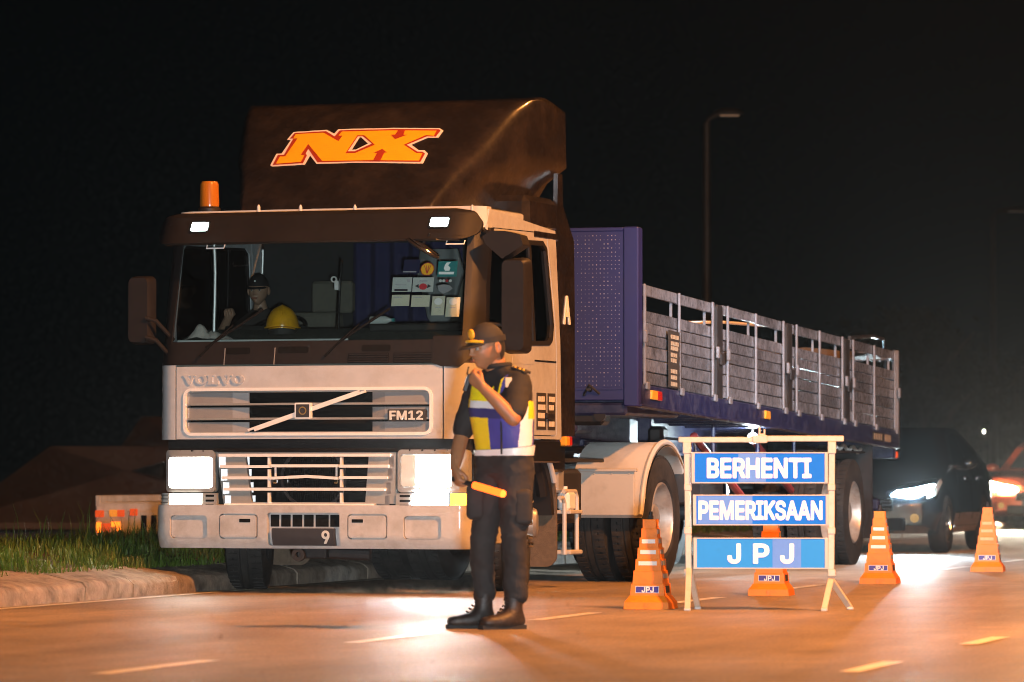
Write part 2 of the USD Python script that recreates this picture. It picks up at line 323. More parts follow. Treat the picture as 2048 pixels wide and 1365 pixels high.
usdkit.material(stage, '/World/Looks/grass_blade', {
    'tc': ('geometry', {}), 'n': ('noise_texture', {'scale': 2.4, 'detail': 4.0, 'roughness': .6}), 'i': ('geometry', {}),
    'r': ('rgb_ramp', {'ramp': [(.3, (.10, .19, .02)), (.52, (.15, .26, .03)), (.72, (.27, .24, .08))]}),
    'r2': ('rgb_ramp', {'ramp': [(0, (.6, .6, .6)), (1, (1.5, 1.5, 1.4))]}), 'm': ('mix_color', {'blend_type': 'multiply', 'fac': 1.0}),
    'd': ('principled_bsdf', {'roughness': .5}), 't': ('translucent_bsdf', {}), 'x': ('mix_closure', {'fac': .3})},
    [('tc.position', 'n.vector'), ('n.fac', 'r.fac'), ('i.random_per_island', 'r2.fac'), ('r.color', 'm.a'), ('r2.color', 'm.b'), ('m.result', 'd.base_color'), ('m.result', 't.color'),
     ('d.BSDF', 'x.closure1'), ('t.BSDF', 'x.closure2')], surface='x.closure')

def sheet(x0, x1, y0, y1, z, nx=2, ny=2, zf=None):
    xs, ys = np.linspace(x0, x1, nx), np.linspace(y0, y1, ny)
    X, Y = np.meshgrid(xs, ys); Z = np.full_like(X, z) if zf is None else zf(X, Y)
    V = np.stack([X, Y, Z], -1).reshape(-1, 3); Fs = []
    for j in range(ny - 1):
        for i in range(nx - 1):
            a = j * nx + i; Fs += [[a, a + 1, a + nx + 1], [a, a + nx + 1, a + nx]]
    return trimesh.Trimesh(V, Fs, process=False)
road = thing('road', loc=RD.o, yaw=RD.deg, kind='structure')
part(road, 'asphalt', sheet(-.30, 26, -60, 420, 0.0), 'asphalt', False)
part(road, 'edge_line', sheet(.0, .10, -40, 200, .004), 'road_paint', False)
# dashes of the two lane lines
def dash(x, y0, y1): part(road, 'lane_dash', sheet(x - .05, x + .05, y0, y1, .004), 'road_paint', False)
L1 = [RD.loc(ground(*q)) for q in ((220, 1350), (430, 1322), (680, 1287), (840, 1270))]
L2 = [RD.loc(ground(*q)) for q in ((1670, 1345), (1800, 1325), (1925, 1290), (2040, 1272))]
for Lx in (L1, L2):
    x = float(np.mean([q[0] for q in Lx])); per = Lx[2][1] - Lx[0][1]
    for k in range(-3, 14): dash(x, Lx[0][1] + k * per, Lx[1][1] + k * per)
# verge: a low bank behind the kerb which falls to the other carriageway
VX, VZ = [-400, -9, -6.0, -5.0, -4.2, -3, -1.8, -.95, -.70], [-.45, -.45, -.42, -.25, .02, .22, .29, .245, .19]
def vz(X, Y): return np.interp(X, VX, VZ) + (meshkit.fbm(np.stack([X * .8, Y * .8, X * 0], -1), 3, 4) - .5) * .12 * np.clip((X + 7) / 2, 0, 1) * np.clip((-.6 - X) / .4, 0, 1)
def graded(a):
    xs = np.array(VX[:2] + list(np.linspace(-8.5, -.70, 34))); ys = np.concatenate([np.linspace(-60, -10, 12), np.linspace(-9, 60, 180), np.linspace(70, 420, 14)])
    X, Y = np.meshgrid(xs, ys); V = np.stack([X, Y, vz(X, Y)], -1).reshape(-1, 3); nx = len(xs); Fs = []
    for j in range(len(ys) - 1):
        for i in range(nx - 1):
            a = j * nx + i; Fs += [[a, a + 1, a + nx + 1], [a, a + nx + 1, a + nx]]
    return trimesh.Trimesh(V, Fs, process=False)
verge = thing('verge', loc=RD.o, yaw=RD.deg, kind='structure')
part(verge, 'bank', graded(0), 'soil', True)
rside = thing('roadside_ground', loc=RD.o, yaw=RD.deg, kind='structure')
part(rside, 'earth', sheet(26, 400, -60, 420, -.01), 'far_ground', False)
# kerb stones
kerb = thing('kerb', loc=RD.o, yaw=RD.deg, kind='structure')
prof = Polygon([(-.125, -.05), (-.125, .085), (-.15, .118), (-.19, .132), (-.42, .172), (-.68, .20), (-.74, .19), (-.74, -.05)])
for k in range(64):
    y0, ln = -9 + k * 1.0, .988
    m = extrude(prof, ln, .055 if k < 26 else .12); r = rng.normal(0, 1, 3)
    def f(V):
        q = np.stack([V[:, 0] + r[0] * .006, V[:, 2] + y0, V[:, 1] + r[1] * .004], 1)
        nz = meshkit.fbm(q * 14, 3, 5) - .5; n2 = meshkit.fbm(q * 3, 2, 8) - .5
        up = np.clip(V[:, 1] / .2, 0, 1)
        q[:, 2] += (nz * .036 + n2 * .045) * up; q[:, 0] += (nz * .04 + n2 * .03) * up
        return q
    w = warp(m, f); w.invert()
    part(kerb, 'kerb_stone', w, 'kerb_concrete', 50)

# grass: many single blades over the bank, some leaning over the kerb
def blades(n, xr, yr, hmin, hmax, wid, seed, lean=.5):
    g = np.random.default_rng(seed)
    x = xr[0] + (xr[1] - xr[0]) * g.random(n); y = yr[0] + (yr[1] - yr[0]) * g.random(n) ** 1.25
    dens = meshkit.fbm(np.stack([x * 1.3, y * 1.3, x * 0], -1), 3, 11)
    keep = dens > .33 + .12 * g.random(n); x, y, dens = x[keep], y[keep], dens[keep]; n = len(x)
    h = (hmin + (hmax - hmin) * g.random(n) ** 1.8) * (.55 + .9 * dens); a = g.random(n) * 6.283; ln = lean * (.3 + g.random(n)) * h
    b = np.stack([x, y, vz(x, y) - .01], 1); d = np.stack([np.cos(a), np.sin(a), 0 * a], 1); s = np.stack([-np.sin(a), np.cos(a), 0 * a], 1) * (wid * (.6 + .8 * g.random(n)))[:, None]
    up = np.array([0, 0, 1.0]); mid = b + d * (ln * .3)[:, None] + up * (h * .6)[:, None]; tip = b + d * ln[:, None] + up * (h * (1 - .25 * lean))[:, None]
    V = np.stack([b - s, b + s, mid - s * .8, mid + s * .8, tip], 1).reshape(-1, 3); o = np.arange(n)[:, None] * 5
    Fs = np.concatenate([o + [0, 1, 3], o + [0, 3, 2], o + [2, 3, 4]]); return trimesh.Trimesh(V, Fs, process=False)
G = [blades(62000, (-4.6, -.72), (-4, 14), .05, .20, .0045, 1), blades(12000, (-.95, -.45), (-4, 14), .04, .16, .004, 2, 1.3), blades(900, (-4.4, -.9), (-3, 12), .22, .46, .0032, 3, .35),
     blades(16000, (-5.0, -.7), (14, 52), .06, .2, .008, 4), blades(4000, (-1.1, -.55), (14, 52), .06, .16, .007, 6, 1.1)]
g = part('/World', 'grass', G, 'grass_blade', False); gp = stage.GetPrimAtPath(g)
xg = UsdGeom.Xformable(gp); xg.AddTranslateOp().Set(Gf.Vec3d(*map(float, RD.o))); xg.AddRotateZOp().Set(-RD.deg)
props(gp, 'rough green and straw coloured grass growing on the bank behind the kerb', 'grass', kind='stuff')

# lamp posts far behind, unlit
def lamp_post(px, top, D, label, arm=.62):
    P = at(px, top, D); h = float(P[2]); base = (P[0], D, -.45 if px < 1500 else 0.0); h -= base[2]
    t = thing('lamp_post', label, 'lamp post', base)
    part(t, 'pole', [cyl((0, 0, 0), (0, 0, h - .15), .13, 12, .075), cyl((0, 0, 0), (0, 0, .5), .17, 12)], 'pole_grey')
    part(t, 'arm', tube([(0, 0, h - .3), (.03, 0, h - .1), (.15, 0, h), (arm * .5, 0, h + .05)], .05, 8), 'pole_grey')
    hd = trimesh.creation.icosphere(3); V = hd.vertices * (arm * .5, .17, .12); V[:, 2] = np.where(V[:, 2] < 0, V[:, 2] * .35, V[:, 2])
    head = part(t, 'lamp_head', move(trimesh.Trimesh(V, hd.faces), (arm * .75, 0, h + .05)), 'pole_grey', True)
    part(head, 'lens', cbox(arm * .45, arm * 1.1, -.1, .1, h - .02, h + .015, .01), 'clear_lens')
    return t
lamp_post(1413, 232, 95, 'dark unlit lamp post rising behind the silver cargo trailer')
lamp_post(1986, 424, 140, 'faint unlit lamp post far off above the black car', 1.0)

# dim hip roofed sheds beyond the other carriageway
def shed(x0, x1, D, zb, ze, zr, dep, label):
    t = thing('shed', label, 'shed', ((x0 + x1) / 2, D, -.45)); w = (x1 - x0) / 2; zb += .45; ze += .45; zr += .45
    wl = part(t, 'wall', cbox(-w + .5, w - .5, .5, dep - .5, 0, ze + .1), 'wall_dim', False)
    V = [(-w, 0, ze), (w, 0, ze), (w, dep, ze), (-w, dep, ze), (-w + dep * .75, dep / 2, zr), (w - dep * .75, dep / 2, zr), (-w, 0, ze - .12), (w, 0, ze - .12), (w, dep, ze - .12), (-w, dep, ze - .12)]
    Fs = [[0, 1, 5], [0, 5, 4], [1, 2, 5], [2, 3, 4], [2, 4, 5], [3, 0, 4], [0, 6, 7], [0, 7, 1], [1, 7, 8], [1, 8, 2], [2, 8, 9], [2, 9, 3], [3, 9, 6], [3, 6, 0], [6, 8, 7], [6, 9, 8]]
    part(t, 'roof', trimesh.Trimesh(V, Fs, process=False), 'roof_brown', False)
a0, a1 = at(20, 968, 85), at(330, 968, 85); shed(a0[0] - 1.2, a1[0] + 2.4, 85, 0, at(0, 1046, 85)[2], at(0, 893, 88)[2], 6.5, 'long low shed with hipped roof showing dimly beyond the grass bank')
a0, a1 = at(232, 925, 105), at(560, 925, 105); shed(a0[0] - .6, a1[0], 105, 0, at(0, 985, 105)[2], at(0, 835, 108)[2], 4.5, 'farther dim hipped roof shed peeping out beside the left corner of the lorry cab')

# trees, hardly more than shadows
def tree(px, top, D, r, label, seed):
    g = np.random.default_rng(seed); P = at(px, top, D); h = float(P[2])
    t = thing('tree', label, 'tree', (P[0], D, 0))
    limbs = [tube([(0, 0, 0), (.05, 0, h * .3), (-.1, .05, h * .62)], [.22, .16, .09], 8)]
    for k in range(6):
        a = k * 1.05 + g.random(); limbs.append(tube([(0, 0, h * (.3 + .05 * k)), (math.cos(a) * r * .4, math.sin(a) * r * .4, h * (.5 + .05 * k)), (math.cos(a) * r * .7, math.sin(a) * r * .7, h * (.62 + .05 * k))], [.09, .06, .02], 6))
    part(t, 'trunk', limbs, 'bark')
    c = g.normal(0, 1, (16, 3)) * (r * .42, r * .42, h * .14) + (0, 0, h * .68); n = 4200
    p = c[g.integers(0, 16, n)] + g.normal(0, 1, (n, 3)) * (r * .22, r * .22, h * .07); p = p[p[:, 2] < h]
    d = g.normal(0, 1, (len(p), 3)); d /= np.linalg.norm(d, axis=1)[:, None]; e = np.cross(d, g.normal(0, 1, (len(p), 3))); e /= np.linalg.norm(e, axis=1)[:, None]
    V = np.stack([p - d * .13, p + e * .06, p + d * .13, p - e * .06], 1).reshape(-1, 3); o = np.arange(len(p))[:, None] * 4
    part(t, 'crown', trimesh.Trimesh(V, np.concatenate([o + [0, 1, 2], o + [0, 2, 3]]), process=False), 'leaf_dark', False)
tree(1845, 615, 120, 2.2, 'dark narrow tree standing behind the tail of the trailer', 3)
tree(1935, 700, 150, 3.6, 'dark spreading tree between the trailer tail and the far lamp post', 5)
# ================================================================== THE TRACTOR
T = Frame((-1.483, 33.53, 0), 19.5)
W = 1.275
def bowx(x, r=.17, W_=W, k=.028):
    ax = np.abs(x); e = np.clip((ax - (W_ - r)) / r, 0, 1)
    return k * x * x + r * (1 - np.sqrt(np.clip(1 - e * e, 0, 1)))
_lz, _ly = [0, .60, .66, 1.12, 1.68, 1.86, 2.62, 2.86], [-.05, -.05, .0, .0, .0, .035, .21, .33]
def yf(x, z): return bowx(x) + np.interp(z, _lz, _ly)
F = lambda px, py, c=.02: T.front(px, py, c)
def fx(px, c=.02): return float(T.front(px, 800, c)[0])
def fz(py, c=.02): return float(T.front(640, py, c)[2])
truck = thing('lorry_tractor', 'white cab-over lorry tractor with dark roof fairing, yellow NX logo and glaring headlamps', 'lorry', T.o, T.deg)

# --- chassis
ch = part(truck, 'chassis_frame', [cbox(s * .42 - .04, s * .42 + .04, .4, 5.7, .72, .98, .008) for s in (-1, 1)] + [cbox(-.4, .4, y, y + .09, .76, .94, .01) for y in (.5, 1.9, 3.2, 5.5)], 'black_steel')
part(ch, 'front_axle', [cyl((-1.0, 1.37, .5), (1.0, 1.37, .5), .06, 12), cbox(-.2, .2, 1.2, 1.55, .35, .6, .05)], 'black_steel')
part(ch, 'engine', [cbox(-.38, .38, .7, 1.8, .55, 1.25, .06), cbox(-.3, .3, .8, 1.5, .33, .56, .05), lathe([(0, -.2), (.12, -.2), (.16, 0), (.12, .2), (0, .2)], 'x', 16).apply_translation((-.1, .7, .42))], 'black_steel')
part(ch, 'rear_axle', [cyl((-.9, 4.72, .5), (.9, 4.72, .5), .09, 14), lathe([(0, -.2), (.2, -.15), (.24, 0), (.2, .15), (0, .2)], 'y', 18).apply_translation((0, 4.72, .5))], 'black_steel')
part(ch, 'fifth_wheel', [cbox(-.45, .45, 4.25, 5.15, 1.06, 1.12, .02), cbox(-.35, .35, 4.4, 5.0, .98, 1.06)], 'black_steel')
part(ch, 'rear_deck', cbox(-.95, .95, 2.3, 4.0, .98, 1.01, .005), 'black_steel')

# --- wheels
def wheel_meshes(rimoff=.08, wid=.30, R=.515, rr=.295):
    ty = [(rr, -wid * .42), (rr + .03, -wid * .5), (R - .06, -wid * .5), (R - .015, -wid * .44)]
    for k in range(5):
        a = -wid * .38 + k * wid * .19; ty += [(R, a - wid * .07), (R, a + wid * .07)]
        if k < 4: ty += [(R - .014, a + wid * .08), (R - .014, a + wid * .11)]
    ty += [(R - .015, wid * .44), (R - .06, wid * .5), (rr + .03, wid * .5), (rr, wid * .42)]
    tyre = lathe(ty + [ty[0]], 'x', 56)
    return tyre
def flip(m): m = m.copy(); m.vertices[:, 0] *= -1; m.invert(); return m
def lug_tread(R, wid, n=56):
    out = []
    for k in range(n):
        for s in (-1, 1):
            b = cbox(s * wid * .30 - wid * .13, s * wid * .30 + wid * .13, -.017, .017, R - .004, R + .008); out.append(rot(b, 360 / n * (k + .5 * (s > 0)), (1, 0, 0)))
    return out
def truck_wheel(parent, ctr, side, kind, steer=0.0, name='wheel'):
    """side +1: outer face towards +x. kind: front (bulging rim), rear (dished rim, twin tyres)"""
    sets = [0.0] if kind == 'front' else [0.0, -.335]
    tyres = []
    for off in sets:
        t = wheel_meshes(); tyres += [move(q, (off, 0, 0)) for q in [t] + lug_tread(.515, .30)]
    if kind == 'front':
        rim = [lathe([(.30, -.13), (.30, .12), (.285, .13), (.27, .10), (.262, .04), (.24, .06), (.20, .13), (.15, .145), (.15, .12), (0, .12)], 'x', 40)]
        hub = [lathe([(.115, .1), (.115, .19), (.10, .215), (.06, .225), (0, .225)], 'x', 24)]; nr, nx = .175, .14
    else:
        rim = [lathe([(.305, -.46), (.305, .135), (.29, .145), (.278, .12), (.268, .05), (.262, -.02), (.24, -.06), (.19, -.085), (.16, -.09), (0, -.09)], 'x', 40)]
        hub = [lathe([(.13, -.09), (.13, .06), (.115, .085), (.07, .10), (0, .10)], 'x', 24)]; nr, nx = .20, -.085
    nuts = [move(lathe([(0, 0), (.021, 0), (.021, .022), (.015, .026), (.013, .05), (0, .052)], 'x', 8), (nx, nr * math.cos(a), nr * math.sin(a))) for a in np.arange(10) / 10 * 6.283]
    def put(ms):
        m = join(ms)
        if side < 0: m = flip(m)
        m = rot(m, -steer, (0, 0, 1)); return move(m, ctr)
    w = part(parent, name, put(tyres), 'tyre', 30)
    part(w, 'rim', put(rim), 'rim_silver', 30); part(w, 'hub', put(hub), 'rim_silver', 30)
    part(w, 'wheel_nuts', put(nuts), 'chrome' if kind == 'front' else 'rim_silver', 30)
    return w
truck_wheel(truck, (1.06, 1.37, .515), 1, 'front', -17)
truck_wheel(truck, (-1.06, 1.37, .515), -1, 'front', -17)
truck_wheel(truck, (1.075, 4.72, .515), 1, 'rear'); truck_wheel(truck, (-1.075, 4.72, .515), -1, 'rear')

# --- bumper
zb0, zb1 = .335, .655
def bump_y(x, z): return bowx(x, .15, 1.28) - .05 + .05 * np.clip((.44 - z) / .12, 0, 1) ** 1.5
doorL = rrect(fx(446), fx(521), fz(1077), fz(1030), .025); doorR = rrect(fx(703), fx(779), fz(1077), fz(1030), .025)
slot = rrect(fx(541), fx(686), fz(1092), fz(1026), .02)
lampL, lampR = rrect(fx(344), fx(420), fz(1078), fz(1032), .03), rrect(fx(812), fx(886), fz(1078), fz(1032), .03)
bp = Polygon([(-1.28, .36), (-1.23, zb0), (1.23, zb0), (1.28, .36), (1.28, zb1), (-1.28, zb1)])
bmp = part(truck, 'bumper', [fsheet(bp.difference(unary_union([doorL.buffer(.006), doorR.buffer(.006), slot, lampL, lampR])), bump_y, 0, .12, .045),
                              fsheet(rrect(-1.2, 1.2, .35, .64, .02), bump_y, .055, .10, .08)] +
           [cbox(s * 1.28 - (.035 if s > 0 else 0), s * 1.28 + (0 if s > 0 else .035), .14, .62, .37, zb1, .01) for s in (-1, 1)], 'bumper_white', 40)
for d, hx in ((doorL, 497), (doorR, 722)):
    lid = part(bmp, 'step_flap', fsheet(d.buffer(-.004), bump_y, -.004, .03, .05), 'bumper_white', 40)
    part(bmp, 'flap_handle', fsheet(rrect(fx(hx - 11), fx(hx + 11), fz(1045.5), fz(1038.5), .004), bump_y, -.007, 0, .1), 'recess_black')
for l in (lampL, lampR): part(bmp, 'lamp_blank', fsheet(l.buffer(-.004), bump_y, .025, .05, .05), 'bumper_white', 40)
part(bmp, 'slot_back', fsheet(slot.buffer(-.004), bump_y, .04, .054, .1), 'bumper_white')
for a, b in ((545, 562), (566, 585), (589, 608), (612, 631), (635, 661), (664, 683)):
    part(bmp, 'cooling_slot', fsheet(rrect(fx(a), fx(b), fz(1054), fz(1030), .004), bump_y, .036, .0395, .1), 'recess_black')
pl = part(bmp, 'number_plate', fsheet(rrect(fx(551), fx(675), fz(1092), fz(1057), .008), bump_y, -.004, .036, .1), 'print_dark')
m = text_on('9', fx(651), fz(1088), fx(667) - fx(651), fz(1061) - fz(1088), -.0042, .003, fat=.02); m.vertices[:, 1] += bump_y(m.vertices[:, 0], m.vertices[:, 2])
part(pl, 'plate_digit', m, 'clear_lens')
part(truck, 'tow_eye', [lathe([(.02, -.02), (.05, -.02), (.05, .02), (.02, .02), (.02, -.02)], 'y', 16).apply_translation((-.10, .02, .29)), cbox(-.15, .1, .05, .3, .26, .34, .01), cyl((.12, .1, .3), (.42, .14, .29), .045, 10)], 'black_steel')

# --- lower front: lamp band, headlamps, grille
zg0, zg1 = .665, fz(905)
gx0, gx1 = fx(432), fx(792)
part(truck, 'front_core', [fsheet(rrect(-1.2, 1.2, .66, 1.14, .02), yf, .16, .22, .1)], 'recess_black')
for s, (a, b) in ((-1, (fx(328), fx(430))), (1, (fx(796), 1.21))):
    surround = rrect(a, b, fz(985), fz(900), .03); L = rrect(fx(335), fx(426), fz(977), fz(914), .028) if s < 0 else rrect(fx(801), fx(902), fz(975), fz(909), .028)
    h = part(truck, 'headlamp', [fsheet(surround.difference(L), yf, 0, .07, .05)], 'grille_silver', 40)
    part(h, 'reflector', fsheet(L, yf, .05, .07, .06), 'reflector')
    if s < 0: part(h, 'lit_lens', fsheet(L.buffer(-.006), yf, .006, .03, .05), 'headlamp_glow', 40)
    else:
        x0 = fx(832); part(h, 'lit_lens', fsheet(L.buffer(-.006).intersection(sbox(x0, 0, 3, 3)), yf, .006, .03, .05), 'headlamp_glow_strong', 40)
        part(h, 'side_lens', fsheet(L.buffer(-.006).intersection(sbox(-3, 0, x0 - .004, 3)), yf, .006, .03, .05), 'clear_lens', 40)
zi0, zi1 = fz(1015), fz(987)
for nm, a, b, m in (('corner_marker', -1.272, fx(339), 'clear_lens'), ('fog_lamp', fx(341), fx(402), 'foglamp_glow'), ('fog_lamp', fx(829), fx(893), 'headlamp_glow_strong'), ('indicator_lamp', fx(900), 1.272, 'indicator_glow')):
    p_ = part(truck, nm, fsheet(rrect(a, b, zi0 - .015, zi1, .008), yf, -.012, .03, .05), m, 40)
    if m == 'clear_lens': [part(p_, 'lens_rib', fsheet(rrect(a + .01, b - .012, z, z + .008, .002), yf, -.018, -.0125, .1), 'reflector') for z in np.linspace(zi0, zi1 - .02, 4)]
for a, b in ((fx(405), fx(435)), (fx(793), fx(827))):
    v = part(truck, 'vent_grid', fsheet(rrect(a, b, zi0 - .015, zi1, .006), yf, -.006, .03, .05), 'grille_silver')
    for z in np.linspace(zi0 + .004, zi1 - .028, 3): part(v, 'vent_slot', fsheet(rrect(a + .03, b - .022, z, z + .016, .006), yf, -.009, -.0055, .1), 'recess_black')
lg = part(truck, 'lower_grille', [fsheet(Polygon([(gx0, zg1), (gx1, zg1), (gx1 - .01, zg0), (gx0 + .06, zg0)]).difference(Polygon([(fx(490), zg1 - .02), (fx(738), zg1 - .02), (fx(731), zg0 + .012), (fx(503), zg0 + .012)])), yf, .012, .05, .08)], 'grille_silver')
for s in (-1, 1):
    for r in range(4):
        z1 = zg1 - .025 - r * .098; x_o, x_i = (fx(440 + 4 * r), fx(489 + 4 * r)) if s < 0 else (fx(788 - 3 * r), fx(737 - 3 * r))
        part(lg, 'side_louvre', trimesh.Trimesh([(x_o, .004, z1), (x_i, .10, z1 - .004), (x_i, .10, z1 - .075), (x_o, .004, z1 - .086), (x_o, .02, z1), (x_i, .12, z1), (x_i, .12, z1 - .075), (x_o, .02, z1 - .086)],
             [[0, 1, 2], [0, 2, 3]][::s] + [[4, 6, 5], [4, 7, 6]] if s < 0 else [[0, 2, 1], [0, 3, 2], [4, 5, 6], [4, 6, 7]], process=False), 'louvre_grey', False)
rad = part(lg, 'radiator', [fsheet(sbox(fx(492), zg0 + .01, fx(738), zg1 - .02), yf, .135, .15, .2)], 'recess_black')
part(rad, 'cooling_fins', [cbox(x, x + .007, .118, .135, zg0 + .02, zg1 - .03) for x in np.linspace(fx(565), fx(672), 26)] , 'black_gloss', False)
ring = lathe([(.215, -.01), (.235, -.01), (.235, .01), (.215, .01), (.215, -.01)], 'y', 40); ring.vertices[:, 0] *= 1.12
part(rad, 'fan_ring', move(ring, ((fx(565) + fx(672)) / 2, .112, (zg0 + zg1) / 2)), 'black_steel')
for (xa, xb, py, nm) in ((440, 783, 911, 0), (443, 543, 933.5, 0), (545, 680, 932, 0), (682, 780, 933, 0), (446, 541, 956, 0), (682, 777, 955.5, 0), (450, 773, 979, 0), (452, 752, 1010.5, 0)):
    part(lg, 'grille_bar', fsheet(rrect(fx(xa), fx(xb), fz(py + 2.9), fz(py - 2.9), .003), yf, -.02, .03, .1), 'trim_white', 30)
za, zc = fz(957), fz(953.5); xa, xm, xb = fx(543), fx(616), fx(680)
part(lg, 'grille_bar', fsheet(Polygon([(xa, za - .01), (xm, zc - .01), (xb, za - .01), (xb, za + .01), (xm, zc + .012), (xa, za + .01)]), yf, -.02, .03, .1), 'trim_white', 30)
for px in (540.5, 685): 
    for p0, p1 in ((930, 915), (975, 939), (1007, 986)): part(lg, 'upright', fsheet(rrect(fx(px - 2), fx(px + 2), fz(p0), fz(p1), .001), yf, -.012, .02, .2), 'trim_white', False)
for px in (551, 673):
    k = part(lg, 'catch_rod', [cbox(fx(px - 1.6), fx(px + 1.6), .02, .03, fz(953), fz(935))], 'trim_white', False); part(k, 'catch', cbox(fx(px - 4), fx(px + 4), .005, .03, fz(967), fz(959), .004), 'chrome')
# dark gap over the lamps, step edge of the cab
part(truck, 'cab_step_gap', [fsheet(rrect(-1.2, 1.2, zg1 + .004, 1.155, .02), yf, .06, .12, .1)], 'black_plastic')
part(truck, 'gap_lip', [fsheet(rrect(-1.16, 1.16, zg1 + .006, zg1 + .03, .005), yf, .0, .05, .1)], 'black_gloss')

# --- front panel with the upper grille
zp0, zp1 = fz(879), fz(731)
ug = rrect(fx(369), fx(862), fz(868), fz(778.5), .055)
fp = part(truck, 'front_panel', fsheet(Polygon([(fx(351), zp0), (fx(884.5), zp0), (fx(884.5), zp1), (fx(351), zp1)]).buffer(-.003).difference(ug), yf, 0, .05, .05), 'cab_white', 35)
part(fp, 'grille_frame', fsheet(ug.buffer(.012).difference(ug.buffer(-.010)), yf, -.012, .03, .04), 'trim_white', 30)
part(fp, 'grille_back', fsheet(ug.buffer(-.002), yf, .10, .12, .2), 'recess_black')
for s in (-1, 1):
    for r in range(3):
        za, zb = fz(779 + 29.5 * r + 6), fz(779 + 29.5 * r + 27.5)
        xo, xm, xi = (fx(373), fx(463), fx(494)) if s < 0 else (fx(858), fx(768), fx(741))
        for (p, q, yp, yq) in ((xo, xm, .02, .03), (xm, xi, .03, .055)):
            m = fsheet(sbox(min(p, q), zb, max(p, q), za), lambda x, z: yf(x, z) + np.interp((x - p) / (q - p), [0, 1], [yp, yq]), 0, .012, .08)
            part(fp, 'louvre', m, 'louvre_grey', 30)
for py, hh in ((782, 5), (808, 4.2), (837.5, 4.2), (866, 4.5)):
    part(fp, 'grille_blade', fsheet(rrect(fx(371), fx(860), fz(py + hh / 2), fz(py - hh / 2), .004), yf, -.002 + .004 * (py in (808, 837.5)), .06, .08), 'grille_silver', 30)
# diagonal and its emblem
def diag(o): 
    a, b = F(500 + o, 861), F(722 + o, 783); d = np.array([b[0] - a[0], b[2] - a[2]]); d /= np.linalg.norm(d); n = np.array([-d[1], d[0]]) * .0085
    p, q = np.array([a[0], a[2]]), np.array([b[0], b[2]]); return Polygon([p - n, q - n, q + n, p + n])
for o in (0, 13): part(fp, 'diagonal_bar', fsheet(diag(o), yf, -.03, -.012, .1), 'trim_white', 30)
em = part(fp, 'emblem', fsheet(rrect(fx(596), fx(628), fz(838), fz(806), .008), yf, -.045, -.010, .1), 'trim_white', 30)
part(em, 'emblem_field', fsheet(rrect(fx(599), fx(625), fz(835), fz(809), .004), yf, -.048, -.044, .1), 'print_dark')
eo = Point((fx(599) + fx(625)) / 2, (fz(835) + fz(809)) / 2)
part(em, 'emblem_ring', fsheet(eo.buffer(.030).difference(eo.buffer(.022)), yf, -.051, -.0475, .1), 'hose_gold')
bd = part(fp, 'model_badge', fsheet(rrect(fx(778), fx(853), fz(843), fz(820), .012), yf, -.02, .01, .1), 'decal_dark')
m = text_on('FM12', fx(782), fz(841), fx(848) - fx(782), fz(822.5) - fz(841), 0, .006, fat=.02); m.vertices[:, 1] += yf(m.vertices[:, 0], m.vertices[:, 2]) - .0205
part(bd, 'badge_letters', m, 'clear_lens')
# raised maker's lettering, slab serifs
def serif(c, w=1.0):
    if c == 'O': return affinity.scale(Point(.5, .5).buffer(.5, 24), 1, 1).difference(affinity.scale(Point(.5, .5).buffer(.5, 24), .46, .70))
    if c == 'V': return unary_union([Polygon([(.05, .93), (.35, .93), (.58, .28), (.58, .0), (.42, 0)]), Polygon([(.72, .93), (.88, .93), (.58, .0), (.45, .1)]), sbox(-.02, .88, .46, 1), sbox(.6, .88, 1.02, 1)])
    return unary_union([sbox(.1, 0, .42, 1), sbox(0, .88, .54, 1), sbox(0, 0, .92, .13), Polygon([(.92, 0), (.92, .36), (.82, .36), (.66, .13), (.66, 0)])])
lx0, lx1, lz0, lz1 = fx(366), fx(491), fz(768), fz(748.5); cw = (lx1 - lx0) / 5.02; LT = []
for i, c in enumerate('VOLVO'):
    g_ = affinity.translate(affinity.scale(serif(c), cw * 1.02, lz1 - lz0, origin=(0, 0)), lx0 + i * cw * .99, lz0); LT.append(fsheet(g_, yf, -.012, .004, .1))
part(fp, 'maker_lettering', LT, 'cab_white', 25)
# corner panels beside the front panel
for s in (-1, 1):
    a, b = (-W, fx(349)) if s < 0 else (fx(887), W)
    g_ = sbox(a, zp0, b, zp1 + .01)
    part(truck, 'corner_panel', [fsheet(g_, yf, 0, .03, .03), cbox(s * W - (.03 if s > 0 else 0), s * W + (0 if s > 0 else .03), .18, .42, zp0 + .0, zp1 + .01)], 'cab_white', 50)
# dark cowl under the windscreen
zw0 = fz(680)
cowl = part(truck, 'cowl', [fsheet(rrect(-W + .004, W - .004, zp1 + .012, 1.845, .03), yf, -.004, .05, .05), fsheet(Polygon([(.95, zp1 + .02), (1.02, zp1 - .005), (1.15, zp1 - .01), (1.22, zp1 + .06), (1.23, zp1 + .2), (.95, zp1 + .2)]).buffer(.01), yf, -.012, .01, .04)], 'black_plastic', 40)
for a, b in ((697, 778), (787, 868)):
    v = part(cowl, 'air_vent', fsheet(rrect(fx(a), fx(b), fz(728), fz(707), .006), yf, -.008, .0, .1), 'black_gloss')
    for z in np.linspace(fz(725.5), fz(711), 4): part(v, 'vent_slat', fsheet(rrect(fx(a + 2), fx(b - 2), z, z + .008, .002), yf, -.014, -.0075, .1), 'black_plastic', False)
for a, b, y_ in ((450, 500, 700), (556, 617, 699), (723, 780, 697)): part(cowl, 'grab_recess', fsheet(rrect(fx(a), fx(b), fz(y_ + 7), fz(y_ - 6), .012), yf, -.007, .0, .1), 'recess_black')
for px in (448, 549, 886): part(cowl, 'panel_seam', fsheet(sbox(fx(px), fz(729), fx(px + 1.5), fz(695)), yf, -.008, -.003, .1), 'louvre_grey', False)
